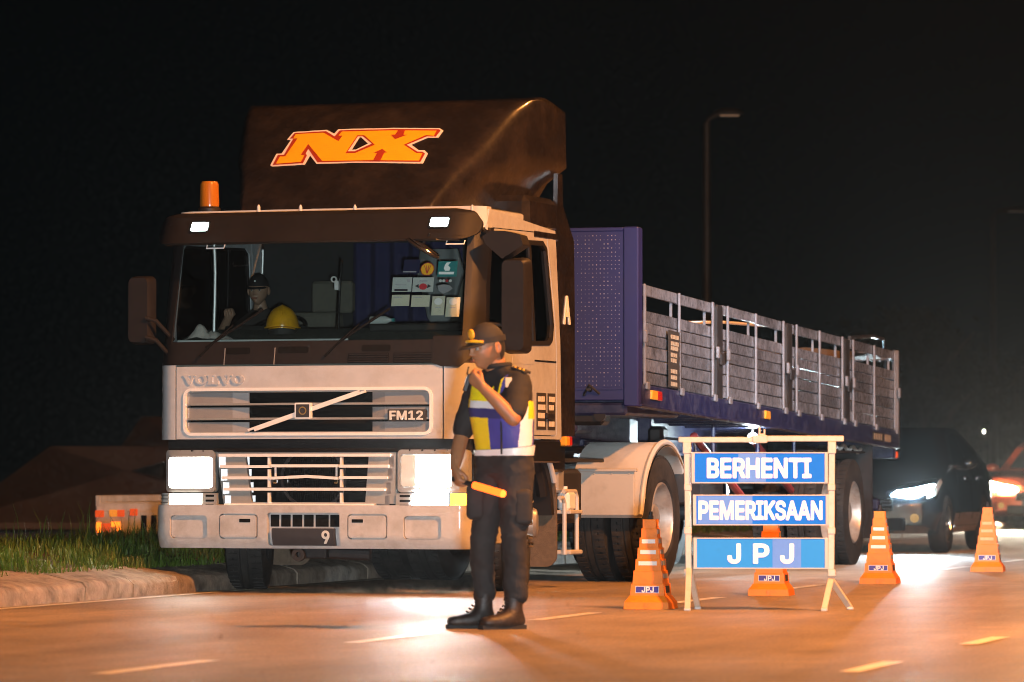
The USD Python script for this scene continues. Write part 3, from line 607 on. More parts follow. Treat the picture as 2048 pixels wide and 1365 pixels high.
# wipers
for a, b in (((400, 714), (470, 650)), ((650, 713), (722, 648))):
    p, q = F(*a, .0), F(*b, .06); m1 = (p + q) / 2
    wp = part(cowl, 'wiper_arm', tube([p + (0, -.01, 0), m1 + (0, -.035, 0), q + (0, -.03, 0)], [.010, .008, .005], 8), 'recess_black')
    d = np.array([.30, 0, .19]) if a[0] < 500 else np.array([.32, 0, .2]); part(wp, 'wiper_blade', cbox(-.27, .27, -.006, .006, -.009, .009, .003).apply_transform(trimesh.transformations.rotation_matrix(-math.atan2(.6, 1), (0, 1, 0))).apply_translation(q + (0.0, -.012, -.03)), 'recess_black')

# --- windscreen, pillars, roof, sides
wx = lambda z: W - .012 - .028 * np.clip((z - 1.86) / .76, 0, 1)
zs0, zs1 = 1.825, 2.66
opening = Polygon([(-1.185, zs0 + .015), (1.185, zs0 + .015), (1.165, zs1), (-1.165, zs1)]).buffer(-.03).buffer(.03)
part(truck, 'windscreen', fsheet(opening.buffer(.01), yf, .012, .018, .08), 'windscreen_glass', 60)
part(truck, 'windscreen_seal', fsheet(opening.buffer(.02).difference(opening.buffer(-.028)), yf, .000, .024, .06), 'black_plastic', 50)
for s in (-1, 1):
    g_ = Polygon([(s * 1.20, zs0), (s * W, zs0), (s * (W - .01), 2.70), (s * 1.18, 2.70)])
    part(truck, 'windscreen_pillar', [fsheet(g_, yf, .0, .07, .04)], 'black_plastic' , 50)
# door and side walls: polygons in (y, z)
def xin(y, z): return -.035 * np.clip((z - 1.86) / 1.0, 0, 1)
yd0, yd1, zd0 = .30, 1.83, 1.15
winp = Polygon([(.36, 1.84), (.33, 2.0), (.42, 2.58), (.47, 2.61), (1.62, 2.645), (1.70, 2.60), (1.80, 2.02), (1.76, 1.91), (1.70, 1.88)]).buffer(-.03).buffer(.03)
for s in (1, -1):
    xo, xi = s * W, s * (W - .045); xf = (lambda y, z: s * xin(y, z))
    wall = Polygon([(.245, zd0), (1.98, zd0), (1.93, 2.75), (.45, 2.84), (.345, 2.68), (.245, 1.86)])
    door = Polygon([(yd0, zd0 + .03), (yd1 + .03, zd0 + .03), (yd1 + .03, 1.84), (1.84, 2.10), (1.72, 2.72), (.50, 2.70), (.41, 2.62), (yd0, 1.86)]).buffer(-.02).buffer(.02)
    part(truck, 'cab_side', ssheet(wall.difference(door.buffer(.007)), xo, xi, .1, xf), 'cab_white', 40)
    d = part(truck, 'door', ssheet(door.difference(winp), xo - s * .002, xi, .1, xf), 'cab_white', 40)
    part(d, 'window_rubber', ssheet(winp.buffer(.016).difference(winp.buffer(-.02)), xo + s * .003, xi + s * .01, .1, xf), 'black_plastic', 40)
    part(d, 'door_glass', ssheet(winp.buffer(-.004), xo - s * .018, xo - s * .023, .2, xf), 'side_glass', 40)
    part(d, 'glass_divider', ssheet(Polygon([(1.36, 1.87), (1.40, 1.87), (1.36, 2.64), (1.32, 2.64)]), xo - s * .004, xo - s * .03, .2, xf), 'black_plastic')
    part(d, 'door_handle', cbox(xo - s * .01, xo + s * .03, 1.58, 1.74, 1.30, 1.35, .012), 'black_plastic')
    if s > 0:
        part(d, 'door_trim_line', ssheet(sbox(1.36, 1.735, 1.855, 1.748), xo + .001, xo - .01), 'recess_black', False)
        for (a, b) in (((1.40, 1.62)), ((1.655, 1.83))):
            k = part(d, 'load_plate', ssheet(rrect(a, b, 1.22, 1.50, .005), xo + .002, xo - .01), 'decal_dark', False); R_ = []
            for r in range(4):
                y = a + .025
                while y < b - .035:
                    w_ = rng.choice([.012, .02, .028]); R_.append(ssheet(sbox(y, 1.245 + r * .063, y + w_, 1.285 + r * .063), xo + .0045, xo)); y += w_ + .007
            part(k, 'plate_marks', R_, 'sticker_text', False)
        part(d, 'door_band', ssheet(Polygon([(.86, 1.71), (1.35, 1.71), (1.35, 1.76), (.86, 1.76)]), xo + .0, xo - .01), 'cab_white', False)
    # sill and steps under the door
    sl = part(truck, 'step_well', [cbox(s * 1.23 - .03, s * 1.23 + .03, .30, 2.02, .97, 1.145, .015), cbox(s * .85, s * 1.2, 1.86, 2.3, .9, 1.145, .02)], 'black_gloss')
    part(truck, 'wheel_arch', [tube([(s * 1.13, 1.37 + .62 * math.cos(a), .515 + .62 * math.sin(a)) for a in np.radians(np.linspace(20, 165, 16))], .055, 8)], 'black_plastic')
    arc = [(1.37 + r * math.cos(a), .515 + r * math.sin(a)) for r, A in ((.60, np.radians(np.linspace(5, 160, 18))), (.66, np.radians(np.linspace(160, 5, 18)))) for a in A]
    part(truck, 'wheel_arch', ssheet(Polygon(arc), s * 1.20, s * .82), 'black_plastic', 40)
    part(truck, 'mud_flap', [warp(extrude(rrect(s * 1.02 - .19, s * 1.02 + .19, .17, .93, .09), .02, .08), lambda V: np.stack([V[:, 0], 2.05 + V[:, 2] - .10 * np.clip((V[:, 1] - .55) / .4, 0, 1) ** 2, V[:, 1]], 1))], 'mudflap', 40)
part(truck, 'arch_edge', tube([(1.22, 1.37 + .68 * math.cos(a), .515 + .66 * math.sin(a)) for a in np.radians(np.linspace(28, 75, 9))], .022, 8), 'cab_white')
part(truck, 'side_repeater', cbox(1.215, 1.25, 1.90, 1.95, .985, 1.04, .008), 'amber_dull')
rl = part(truck, 'side_marker', cbox(1.20, 1.262, 2.14, 2.28, 1.10, 1.175, .01), 'amber_dull'); part(rl, 'red_half', cbox(1.205, 1.2635, 2.215, 2.2815, 1.099, 1.176, .008), 'red_lens')
part(truck, 'rear_wall', [cbox(-1.19, 1.19, 1.94, 1.98, 1.15, 2.72, .02)], 'cab_lining')
part(truck, 'cab_floor', [cbox(-1.19, 1.19, .2, 1.94, 1.15, 1.20)], 'cab_lining', False)
roofp = part(truck, 'roof', [fsheet(Polygon([(-W + .02, 2.66), (W - .02, 2.66), (W - .05, 2.86), (-W + .05, 2.86)]), yf, .0, .1, .06), cbox(-1.2, 1.2, .42, 1.93, 2.79, 2.855, .03)], 'cab_white', 45)
part(roofp, 'roof_lining', cbox(-1.17, 1.17, .40, 1.9, 2.70, 2.72), 'cab_lining', False)
# sun visor
def vy(x, z): return bowx(x, .26, 1.31, .03) + np.interp(z, [2.55, 2.60, 2.80, 2.86], [-.06, -.09, .03, .13])
vis = part(truck, 'sun_visor', [fsheet(Polygon([(-1.20, 2.60), (1.20, 2.60), (1.275, 2.64), (1.285, 2.72), (1.23, 2.81), (1.10, 2.83), (-1.10, 2.83), (-1.23, 2.81), (-1.285, 2.72), (-1.275, 2.64)]).buffer(-.06).buffer(.06, quad_segs=8), vy, 0, .03, .025)], 'black_plastic', 60)
part(vis, 'visor_edge', fsheet(Polygon([(-1.17, 2.585), (1.17, 2.585), (1.17, 2.60), (-1.17, 2.60)]), vy, 0, .05, .07), 'black_gloss')
for px, py in ((400, 453.5), (878.5, 444)):
    c = T.front(px, py, 0.0); w_, h_ = .068, .033
    lp = part(vis, 'visor_lamp', fsheet(rrect(c[0] - w_ - .012, c[0] + w_ + .012, c[2] - h_ - .012, c[2] + h_ + .012, .018), vy, -.012, .01, .06), 'black_gloss')
    part(lp, 'lit_face', fsheet(rrect(c[0] - w_, c[0] + w_, c[2] - h_, c[2] + h_, .014), vy, -.016, -.011, .06), 'led_glow')
    part(vis, 'visor_bracket', tube([(c[0] + .06, .0, 2.585), (c[0] + .06, -.02, 2.56), (c[0] + .2, -.02, 2.56), (c[0] + .2, 0, 2.585)], .006, 6), 'trim_white')
for px in (596, 705, 940, 512): 
    c = T.front(px, 424, .15); part(roofp, 'roof_stud', lathe([(0, -.02), (.016, -.02), (.013, .03), (.005, .045), (0, .045)], 'z', 10).apply_translation(c + (0, .05, .01)), 'cab_white')
# beacon
c = T.front(419, 400, .45)
bc = part(truck, 'beacon', [lathe([(0, 0), (.085, 0), (.085, .03), (.07, .045), (0, .045)], 'z', 24).apply_translation((c[0], .45, 2.855)), cbox(c[0] - .05, c[0] + .16, .40, .5, 2.80, 2.86, .015)], 'black_plastic')
part(bc, 'beacon_dome', lathe([(0, 0), (.072, 0), (.074, .02), (.070, .17), (.06, .19), (0, .197)], 'z', 28).apply_translation((c[0], .45, 2.90)), 'amber_lens')
# --- roof fairing: horizontal sections lofted upwards
def fairing():
    zs = 2.86 + .885 * np.array([0, .04, .14, .3, .45, .6, .76, .88, .965, 1.0]); V = []; nu = 41
    for z in zs:
        t = (z - 2.86) / .885
        y0 = .40 + 1.02 * t ** 1.15 + (.10 * max(0, (t - .9) / .1) ** 2 if t > .9 else 0); a = .74 + .34 * t ** 1.25; b = float(np.interp(t, [0, .28, .40, 1], [1.02, 1.12, 1.235, 1.245])); yr = float(np.interp(t, [0, .28, .40, 1], [1.98, 2.0, 2.22, 2.16]))
        for u in np.linspace(-1, 1, nu):
            au = abs(u)
            if au < .5: x = a * (au / .5); y = y0 + .05 * (au / .5) ** 2 * (1 - t) + .02 * (au / .5) ** 2
            else:
                q = (au - .5) / .5; yb = y0 + .05 * (1 - t) + .02
                P0, P1, P2 = np.array([a, yb]), np.array([a + (b - a) * 1.0, yb + .02 + .0 * t]), np.array([b, yr])
                P1 = np.array([a + (b - a) * (.55 + .35 * t), yb + .05]); r = (1 - q) ** 2 * P0 + 2 * q * (1 - q) * P1 + q * q * P2; x, y = r
            q_ = max(0.0, (au - .5) / .5); V.append((math.copysign(x, u), y, z - (.05 * q_ ** 4 - .035 * math.exp(-((q_ - .55) / .25) ** 2) + .015 * au ** 2) * t ** 3))
    V = np.array(V); Fs = []; m = len(zs)
    for i in range(m - 1):
        for k in range(nu - 1):
            p = i * nu + k; Fs += [[p, p + 1, p + nu + 1], [p, p + nu + 1, p + nu]]
    def cap(row, zc, flipf):
        nonlocal V
        cidx = len(V); V = np.vstack([V, [0, 1.9, zc]])
        for k in range(nu): 
            p, q = row * nu + k, row * nu + (k + 1) % nu; Fs.append([p, q, cidx] if not flipf else [q, p, cidx])
    cap(m - 1, 3.765, False); cap(0, 2.86, True)
    for i in range(m - 1):
        p, q = i * nu + nu - 1, i * nu; Fs += [[p, q, q + nu], [p, q + nu, p + nu]]
    return trimesh.Trimesh(V, Fs, process=False)
FM = fairing()
fa = part(truck, 'roof_fairing', FM, 'fairing_black', 40)
def fair_front(x, z):
    t = np.clip((z - 2.86) / .885, 0, 1); a = .74 + .34 * t ** 1.25; au = np.clip(np.abs(x) / a, 0, 1)
    return .40 + 1.02 * t ** 1.15 + (.05 * (1 - t) + .02) * au ** 2
def on_fairing(px, py):
    c = 1.0
    for _ in range(12):
        q = T.front(px, py, c); c = float(fair_front(q[0], q[2]))
    return q[0], q[2]
Z = lambda pts: [on_fairing(540 + x / 5.689, 240 + y / 5.689) for x, y in pts]
outer = Polygon(Z([(5, 520), (30, 533), (395, 512), (458, 405), (532, 503), (1000, 490), (1740, 498), (1798, 385), (1758, 345), (1692, 345), (1612, 285), (1800, 205), (1915, 205), (1972, 125), (1930, 95), (1400, 93), (780, 108), (733, 158), (648, 115), (270, 140), (195, 230), (240, 232), (135, 385), (75, 388)]))
hole_w = Polygon(Z([(930, 342), (978, 340), (1118, 272), (1040, 200), (1020, 200)])); hole_r = Polygon(Z([(890, 358), (970, 358), (1165, 272), (1060, 188), (1005, 188)])); hole_y = Polygon(Z([(862, 382), (975, 380), (1200, 285), (1080, 177), (1000, 177)]))
yel = Polygon(Z([(75, 500), (355, 480), (395, 403), (352, 403), (440, 275), (600, 470), (1185, 460), (1700, 465), (1738, 380), (1670, 380), (1525, 285), (1780, 175), (1868, 183), (1900, 125), (1400, 122), (825, 135), (785, 182), (830, 182), (785, 246), (612, 148), (300, 165), (270, 215), (322, 212), (180, 418), (120, 420)]))
red = Polygon(Z([(35, 515), (380, 495), (425, 405), (410, 385), (440, 330), (545, 485), (1000, 475), (1715, 480), (1768, 385), (1740, 365), (1680, 362), (1560, 285), (1790, 190), (1890, 192), (1945, 125), (1925, 108), (1400, 106), (800, 120), (740, 190), (640, 130), (285, 152), (230, 215), (270, 215), (165, 400), (95, 400)]))
arrows = unary_union([Polygon(Z([(1470, 115), (1545, 118), (1525, 172), (1568, 172), (1430, 222), (1385, 172), (1430, 172)])), Polygon(Z([(1180, 465), (1262, 465), (1310, 372), (1340, 375), (1285, 332), (1185, 378), (1225, 380)]))])
lo = part(fa, 'nx_logo', fsheet(outer.buffer(0).difference(hole_w.buffer(0)), fair_front, -.006, .004, .04), 'logo_white', False)
part(fa, 'nx_logo_outline', fsheet(red.buffer(0).difference(hole_r.buffer(0)), fair_front, -.009, -.0055, .04), 'logo_red', False)
part(fa, 'nx_logo_fill', fsheet(yel.buffer(0).difference(hole_y.buffer(0)), fair_front, -.012, -.0085, .04), 'logo_amber', False)
pieces(fa, 'nx_logo_arrow', [fsheet(q, fair_front, -.015, -.0115, .04) for q in arrows.geoms], 'logo_red', False)
# air intake box, side extenders with the letter
part(truck, 'air_intake', [cbox(.86, 1.24, 1.30, 2.02, 2.72, 3.0, .05), cbox(.95, 1.25, 1.42, 2.0, 2.67, 2.74, .02), cyl((1.05, 2.05, 1.0), (1.05, 2.05, 2.9), .09, 14)], 'fairing_black')
for s in (1, -1):
    ext = Polygon([(2.00, 1.18), (2.42, 1.18), (2.42, 2.2), (2.40, 2.7), (2.14, 2.95), (2.12, 3.2), (2.02, 3.2), (1.98, 2.7)])
    e = part(truck, 'side_extender', [ssheet(ext, s * 1.235, s * 1.20, .2)], 'fairing_black')
    part(e, 'extender_rod', tube([(s * 1.2, 1.99, 1.3), (s * 1.22, 1.96, 2.0), (s * 1.2, 1.96, 2.65)], .012, 8), 'galvanised')
    if s > 0:
        a, b = T.side(1136, 650, 1.236), T.side(1150, 594, 1.236)
        m = text_poly('A', 1, 1); V = np.asarray(m.vertices); yy0 = a[1] - .0; w_ = .13
        part(e, 'letter', trimesh.Trimesh(np.stack([1.2345 - .004 * V[:, 1] * 2, 2.14 + V[:, 0] * .16, a[2] + V[:, 2] * (b[2] - a[2])], 1), m.faces, process=False), 'letter_paint', False)
# mirrors
def mirror(s):
    px0, px1, py0, py1 = (258, 306, 552, 690) if s < 0 else (1003, 1058, 515, 708)
    yc = .05 if s < 0 else .22
    a, b = T.front(px0, py1, yc), T.front(px1, py0, yc)
    x0, x1, z0, z1 = a[0], b[0], a[2], b[2]
    m = extrude(rrect(x0, x1, z0, z1, .045), .12, .04)
    def f(V):
        t = (V[:, 2] / .12); e = .78 + .22 * np.sqrt(np.clip(t, 0, 1)); cx_, cz_ = (x0 + x1) / 2, (z0 + z1) / 2
        return np.stack([cx_ + (V[:, 0] - cx_) * e, yc - .06 + V[:, 2] , cz_ + (V[:, 1] - cz_) * (.93 + .07 * np.sqrt(t))], 1)
    w = warp(m, f); w.invert()
    mr = part(truck, 'mirror', w, 'black_plastic', 45)
    part(mr, 'mirror_glass', cbox(x0 + .012, x1 - .012, yc + .061, yc + .064, z0 + .015, z1 - .015, .001), 'chrome')
    hx = s * 1.20
    for k, fz_ in enumerate((.38, .10) if s < 0 else (.30, .14)):
        zz = z0 + (z1 - z0) * fz_; xe = x1 - .01 if s < 0 else x0 + .01
        part(mr, 'mirror_arm', tube([(xe, yc - .02, zz), (xe + (-s) * .08, yc - .04, zz + .01), (xe - s * .19, yc + .0, zz - .12)] if s > 0 else [(xe - .02, yc - .07, zz), (xe + .06, yc - .06, zz - .02), (hx + .03, yc + .1, zz - .16)], .016, 8), 'black_plastic')
    if s > 0: part(mr, 'kerb_mirror', [warp(extrude(Polygon([(0, .12), (.05, .155), (.16, .15), (.27, .12), (.29, .06), (.14, -.03), (.02, .07)]).buffer(.01), .16, .06), lambda V: np.stack([x0 - .10 + V[:, 0], yc - .10 + V[:, 2], z1 + .03 + V[:, 1]], 1))] + [tube([(1.22, .36, 2.68), (1.27, .28, 2.66), (x0 + .1, yc, z1 + .12)], .02, 8)], 'black_plastic')
    return mr
mirror(-1); mirror(1)
# round front mirror in the right upper corner of the windscreen
p = T.front(846, 497, -.05); disk = lathe([(0, -.012), (.13, -.012), (.145, .0), (.13, .012), (0, .03)], 'z', 28); disk.vertices[:, 1] *= .7
fm = part(truck, 'front_mirror', move(rot(disk, 32, (0, 1, 0)), p), 'black_plastic', 40); part(fm, 'mirror_rim', move(rot(rot(tube([(.13 * math.cos(a), .09 * math.sin(a), .014) for a in np.linspace(0, 6.283, 25)], .006, 6), 0, (1, 0, 0)), 32, (0, 1, 0)), p), 'chrome')
part(fm, 'mirror_stalk', tube([p + (-.02, .02, .02), p + (.05, .0, .10), (p[0] + .07, .03, 2.62)], .012, 8), 'black_plastic')

# --- inside the cab
yin = .16
dz = lambda y: float(np.interp(y, [.10, .56], [1.845, 1.975]))
dsh = part(truck, 'dashboard', [ssheet(Polygon([(.10, 1.60), (.10, 1.845), (.56, 1.975), (.66, 1.96), (.72, 1.85), (.72, 1.5), (.3, 1.5)]), 1.15, -1.15)], 'dash_grey')
part(dsh, 'instrument_hood', [ssheet(Polygon([(.52, 1.94), (.56, 2.0), (.72, 2.0), (.76, 1.94)]), -.32, -.92)], 'dash_dark'); part(dsh, 'dash_edge', cbox(-1.12, .25, .105, .125, 1.860, 1.884, .004), 'paper_white_b')
part(dsh, 'dash_shelf', cbox(.30, 1.10, .40, .70, 1.94, 2.0, .03), 'dash_dark')
sw = (-.60, .84, 1.985)
wheel = lathe([(.205 + .017 * math.cos(a), .017 * math.sin(a)) for a in np.linspace(0, 6.283, 11)], 'z', 36); wheel = rot(wheel, 28, (1, 0, 0))
stw = part(truck, 'steering_wheel', move(wheel, sw), 'black_gloss', 60); part(stw, 'wheel_boss', [move(rot(lathe([(0, -.04), (.06, -.04), (.06, .01), (0, .015)], 'z', 16), 28, (1, 0, 0)), sw), move(rot(cbox(-.2, .2, -.02, .02, -.015, 0, .005), 28, (1, 0, 0)), sw), cyl(np.array(sw) + (0, 0, -.02), (sw[0], .6, 1.5), .03, 10)], 'black_plastic')
for sx, nm in ((-.60, 0), (.60, 0)):
    st = part(truck, 'cab_seat', [cbox(sx - .24, sx + .24, 1.08, 1.58, 1.45, 1.62, .05), rot(cbox(sx - .23, sx + .23, 1.52, 1.66, 1.58, 2.14, .05), 6, (1, 0, 0), (sx, 1.6, 1.6))], 'seat_fabric', 40)
    part(st, 'headrest', cbox(sx - .17 + (.12 if sx < 0 else 0), sx + .17 + (.12 if sx < 0 else 0), 1.60, 1.70, 2.13, 2.38, .04), 'seat_fabric', 40)
part(truck, 'curtain', [warp(sheet(-.40, .5, 0, 1, 0, 60, 2), lambda V: np.stack([V[:, 0], 1.86 + .03 * np.sin(V[:, 0] * 40), 1.55 + V[:, 1] * 1.13], 1))], 'curtain_blue', True)
part(truck, 'hung_jacket', [warp(extrude(Polygon([(0, .0), (.12, .12), (.20, .45), (.16, .62), (-.16, .62), (-.18, .4), (-.08, .1)]), .06, .05), lambda V: np.stack([.48 + V[:, 0], 1.4 + V[:, 2] + .03 * np.sin(V[:, 0] * 30), 1.98 + V[:, 1]], 1))], 'grey_cloth', True)
part(truck, 'grab_rail', tube([(-.99, .5, 1.95), (-.98, .5, 2.4), (-.99, .5, 2.62)], .014, 8), 'galvanised')
part(truck, 'curtain_rod', [tube([F(676, 660, .2), F(679, 590, .24), F(684, 520, .28)], [.012, .010, .009], 8)] , 'chrome')
c = F(674, 570, .25); part(truck, 'rod_clip', [lathe([(.014, -.006), (.024, -.006), (.024, .006), (.014, .006), (.014, -.006)], 'y', 14).apply_translation(c + (-.02, -.01, .04)), cbox(c[0] - .012, c[0] + .02, c[1] - .03, c[1] - .01, c[2] - .04, c[2] + .03, .005)], 'trim_white')
# stickers on the inside of the windscreen
def stick(px0, px1, py0, py1, m, nm='sticker', label=None, par=None, off=.0225):
    a, b = F(px0, py1, .1), F(px1, py0, .1); return part(par or truck, nm, fsheet(sbox(a[0], a[2], b[0], b[2]), yf, off - .0035, off, .2), m, False, label)
def dot(par, nm, pts, m, off=.0185):
    g_ = Polygon([(lambda q: (q[0], q[2]))(F(x, y, .1)) for x, y in pts]).buffer(0); return part(par, nm, fsheet(g_, yf, off - .003, off, .2), m, False)
s1 = stick(866, 904, 521, 553, 'teal_print', label='teal fuel card sticker'); dot(s1, 'drop_mark', [(883, 524), (891, 523), (886, 530), (891, 535), (889, 541), (881, 541), (878, 536), (880, 529)], 'pale_print'); dot(s1, 'print_bar', [(869, 543), (899, 543), (898, 548), (869, 548)], 'pale_print')
shell = [(836, 546), (833, 538), (835, 531), (840, 527), (846, 525), (852, 527), (857, 532), (858, 539), (855, 546), (850, 549), (841, 549)]
s2 = dot(truck, 'sticker', [(846 + (x - 846) * 1.12, 538 + (y - 538) * 1.12) for x, y in shell], 'print_red', .0225); dot(s2, 'shell_mark', shell, 'print_yellow')
for k, x in enumerate((839, 843, 848, 852)): dot(s2, 'shell_rib', [(x, 530), (x + 1, 530), (846.5, 547), (845.5, 547)], 'print_red', .0155)
s3 = stick(798, 830, 518, 546, 'curtain_blue'); dot(s3, 'print_bar', [(798, 542), (824, 542), (824, 544), (798, 544)], 'print_grey')
s4 = stick(779, 817, 554, 584, 'paper_white_b', label='white permit card with a dark bar'); dot(s4, 'print_bar', [(784, 578), (810, 578), (810, 582), (784, 582)], 'print_dark'); dot(s4, 'crest_mark', [(808, 558), (813, 558), (813, 564), (808, 564)], 'print_grey'); dot(s4, 'print_line', [(785, 568), (806, 569), (806, 570.5), (785, 570)], 'print_grey')
s5 = stick(819, 860, 554, 584, 'paper_white_b', label='white permit card with a red round emblem')
dot(s5, 'round_mark', [(840 + 8 * math.cos(a), 573 + 6.5 * math.sin(a)) for a in np.arange(12) / 12 * 6.283], 'print_red'); dot(s5, 'wing_mark', [(824, 572), (831, 568), (832, 576)], 'print_dark'); dot(s5, 'wing_mark', [(856, 572), (849, 568), (848, 576)], 'print_dark'); dot(s5, 'print_bar', [(832, 560), (848, 560), (848, 563), (832, 563)], 'print_grey')
for k in range(4): dot(truck, 'sticker', [(873 + k * 6.5 + 3 * math.cos(a), 561 + 3 * math.sin(a)) for a in np.arange(8) / 8 * 6.283], ('pale_print', 'pale_print', 'print_red', 'pale_print')[k], .0225)
dot(truck, 'sticker', [(868, 571), (880, 568), (892, 570), (898, 577), (890, 583), (880, 587), (871, 581)], 'print_grey', .0225)
for q in ((780, 815, 589.5, 612.5), (819, 855, 590, 614)):
    k = stick(*q, 'paper_white', label='blank cream paper slip'); dot(k, 'print_line', [(q[0] + 4, 594), (q[0] + 20, 594), (q[0] + 20, 595.5), (q[0] + 4, 595.5)], 'print_grey')
for q in ((860, 885, 592, 631), (888, 915, 594, 634)):
    k = stick(*q, 'paper_white', label='upright cream road tax slip'); xm = (q[0] + q[1]) / 2
    dot(k, 'round_mark', [(xm + 8 * math.cos(a), 603 + 7 * math.sin(a)) for a in np.linspace(0, 6.283, 16)] , 'paper_white_b'); dot(k, 'print_line', [(xm - 6, 614), (xm + 6, 614), (xm + 6, 615.5), (xm - 6, 615.5)], 'print_grey')

# --- rear fender over the driven wheels, and the gear beside the chassis
def fender(s):
    A = np.radians(np.linspace(38, 172, 24)); R_ = .635; cy, cz = 4.72, .515
    P = [(cy - R_ - .02, .53)] + [(cy + R_ * math.cos(a), cz + R_ * math.sin(a)) for a in A[::-1]]
    P = [(4.06, .55)] + [q for q in P[1:] if q[1] > .60]
    I = [(y + .018 * (cy - y) / R_ , z - .02) for y, z in P][::-1]
    skin_ = ssheet(Polygon(P + I).buffer(0), s * 1.245, s * .62)
    f = part(truck, 'rear_fender', [skin_, cbox(s * .62, s * 1.19, 4.045, 4.065, .55, .93, .006)], 'fender_white', 35)
    part(f, 'fender_edge', tube([(s * 1.24, y, z) for y, z in P], .022, 8), 'fender_white', 40)
    part(f, 'fender_lip', tube([(s * 1.252, y + .02, z - .028) for y, z in P[2:]], .010, 8), 'chrome')
    part(f, 'fender_ledge', cbox(s * .62, s * 1.22, 4.015, 4.06, .905, .93, .006), 'fender_white')
    for x in np.linspace(.7, 1.15, 4): part(f, 'bolt', lathe([(0, 0), (.009, 0), (.006, .006), (0, .007)], 'y', 8).apply_transform(trimesh.transformations.rotation_matrix(math.pi, (1, 0, 0))).apply_translation((s * x, 4.045, .89)), 'fender_white')
fender(1); fender(-1)
part(truck, 'air_tank', [lathe([(0, -.36), (.12, -.34), (.15, -.28), (.15, .28), (.12, .34), (0, .36)], 'y', 20).apply_translation((.82, 2.75, .62)), cbox(.75, .9, 2.5, 2.56, .45, .8, .01)], 'galvanised')
part(truck, 'battery_box', [cbox(.66, 1.1, 2.42, 3.0, .5, .92, .03)], 'black_steel')
part(truck, 'washer_bottle', [cbox(1.12, 1.22, 2.32, 2.50, .60, .75, .03), cyl((1.16, 2.4, .75), (1.16, 2.4, .79), .02, 10)], 'trim_white')
part(truck, 'reservoir', [cbox(1.04, 1.17, 2.20, 2.36, .74, 1.02, .02)], 'galvanised')
part(truck, 'step_frame', [tube([(1.19, 2.18, .70), (1.19, 2.26, .70), (1.19, 2.30, .66), (1.19, 2.30, .26)], .018, 8), tube([(1.19, 2.28, .75), (1.19, 2.56, .75), (1.19, 2.6, .70), (1.19, 2.6, .26)], .018, 8), cbox(1.12, 1.24, 2.3, 2.6, .26, .295, .008), cbox(1.12, 1.24, 2.3, 2.6, .575, .605, .008)], 'fender_white')
hel = lambda n, r, p0, p1: [(np.array(p0) + (np.array(p1) - p0) * t) + np.array([r * math.cos(t * n * 6.283), r * math.sin(t * n * 6.283), 0]) for t in np.linspace(0, 1, n * 12)]
part(truck, 'coiled_hose', [tube(hel(6, .045, (1.02, 2.16, .66), (1.05, 2.16, 1.0)), .012, 6)], 'hose_gold')
part(truck, 'air_hose', [tube([(.2, 2.1, 1.5), (.3, 2.7, 1.25), (.1, 3.3, 1.3), (0, 3.7, 1.55)], .016, 8), tube([(.35, 2.1, 1.45), (.42, 2.8, 1.18), (.25, 3.4, 1.25), (.1, 3.7, 1.5)], .016, 8)], 'hose_red')
# ================================================================== THE TRAILER
R = Frame((-.167, 37.0, 0), 16.2)
SL = .0262
def sh(m):
    m = join(m) if isinstance(m, list) else tm(m).copy(); V = np.asarray(m.vertices).copy(); V[:, 2] -= SL * V[:, 1]; return trimesh.Trimesh(V, m.faces, process=False)
trailer = thing('cargo_trailer', 'long drop-side cargo trailer with silver planked sides, blue lower rail and tall blue headboard', 'trailer', R.o, R.deg)
LEN = 10.55
hb = part(trailer, 'headboard', sh([cbox(-1.24, 1.24, -.07, -.02, 1.48, 2.87, .006), cbox(1.13, 1.255, -.085, .06, 1.43, 2.875, .01), cbox(-1.255, -1.13, -.085, .06, 1.43, 2.875, .01), cbox(-1.13, 1.13, -.08, -.01, 2.84, 2.872, .006)]), 'bulkhead_blue')
dots = []
base = trimesh.Trimesh([(-.004, 0, -.004), (.004, 0, -.004), (.004, 0, .004), (-.004, 0, .004), (0, -.004, 0)], [[0, 1, 4], [1, 2, 4], [2, 3, 4], [3, 0, 4]], process=False)
bv, bf = np.asarray(base.vertices), np.asarray(base.faces); gx, gz = np.meshgrid(np.arange(-1.08, 1.10, .0315), np.arange(1.60, 2.82, .0335)); keep = rng.random(gx.size) > .12
C = np.stack([gx.ravel(), np.full(gx.size, -.0705), gz.ravel()], 1)[keep]; S_ = (.35 + .75 * rng.random(len(C)))[:, None, None]
V = (bv[None] * S_ + C[:, None]).reshape(-1, 3); Fs = (np.arange(len(C))[:, None, None] * 5 + bf[None]).reshape(-1, 3)
part(hb, 'rivet_heads', sh(trimesh.Trimesh(V, Fs, process=False)), 'rivet_pale', False, kind='stuff')
part(hb, 'headboard_rail', sh([cbox(-1.12, 1.12, -.078, -.06, 1.56, 1.585, .003)]), 'bulkhead_blue')
part(hb, 'hose_coupling', sh([tube([(.80, -.08, 1.52), (.86, -.14, 1.6), (.93, -.08, 1.53)], .012, 6), cyl((.85, -.05, 1.56), (.85, -.13, 1.57), .02, 8)]), 'black_steel')
part(hb, 'rope_hook', sh([tube([(1.16, .1, 2.4), (1.16, .12, 2.56), (1.16, .22, 2.58), (1.16, .26, 2.42)], .012, 6)]), 'black_steel')
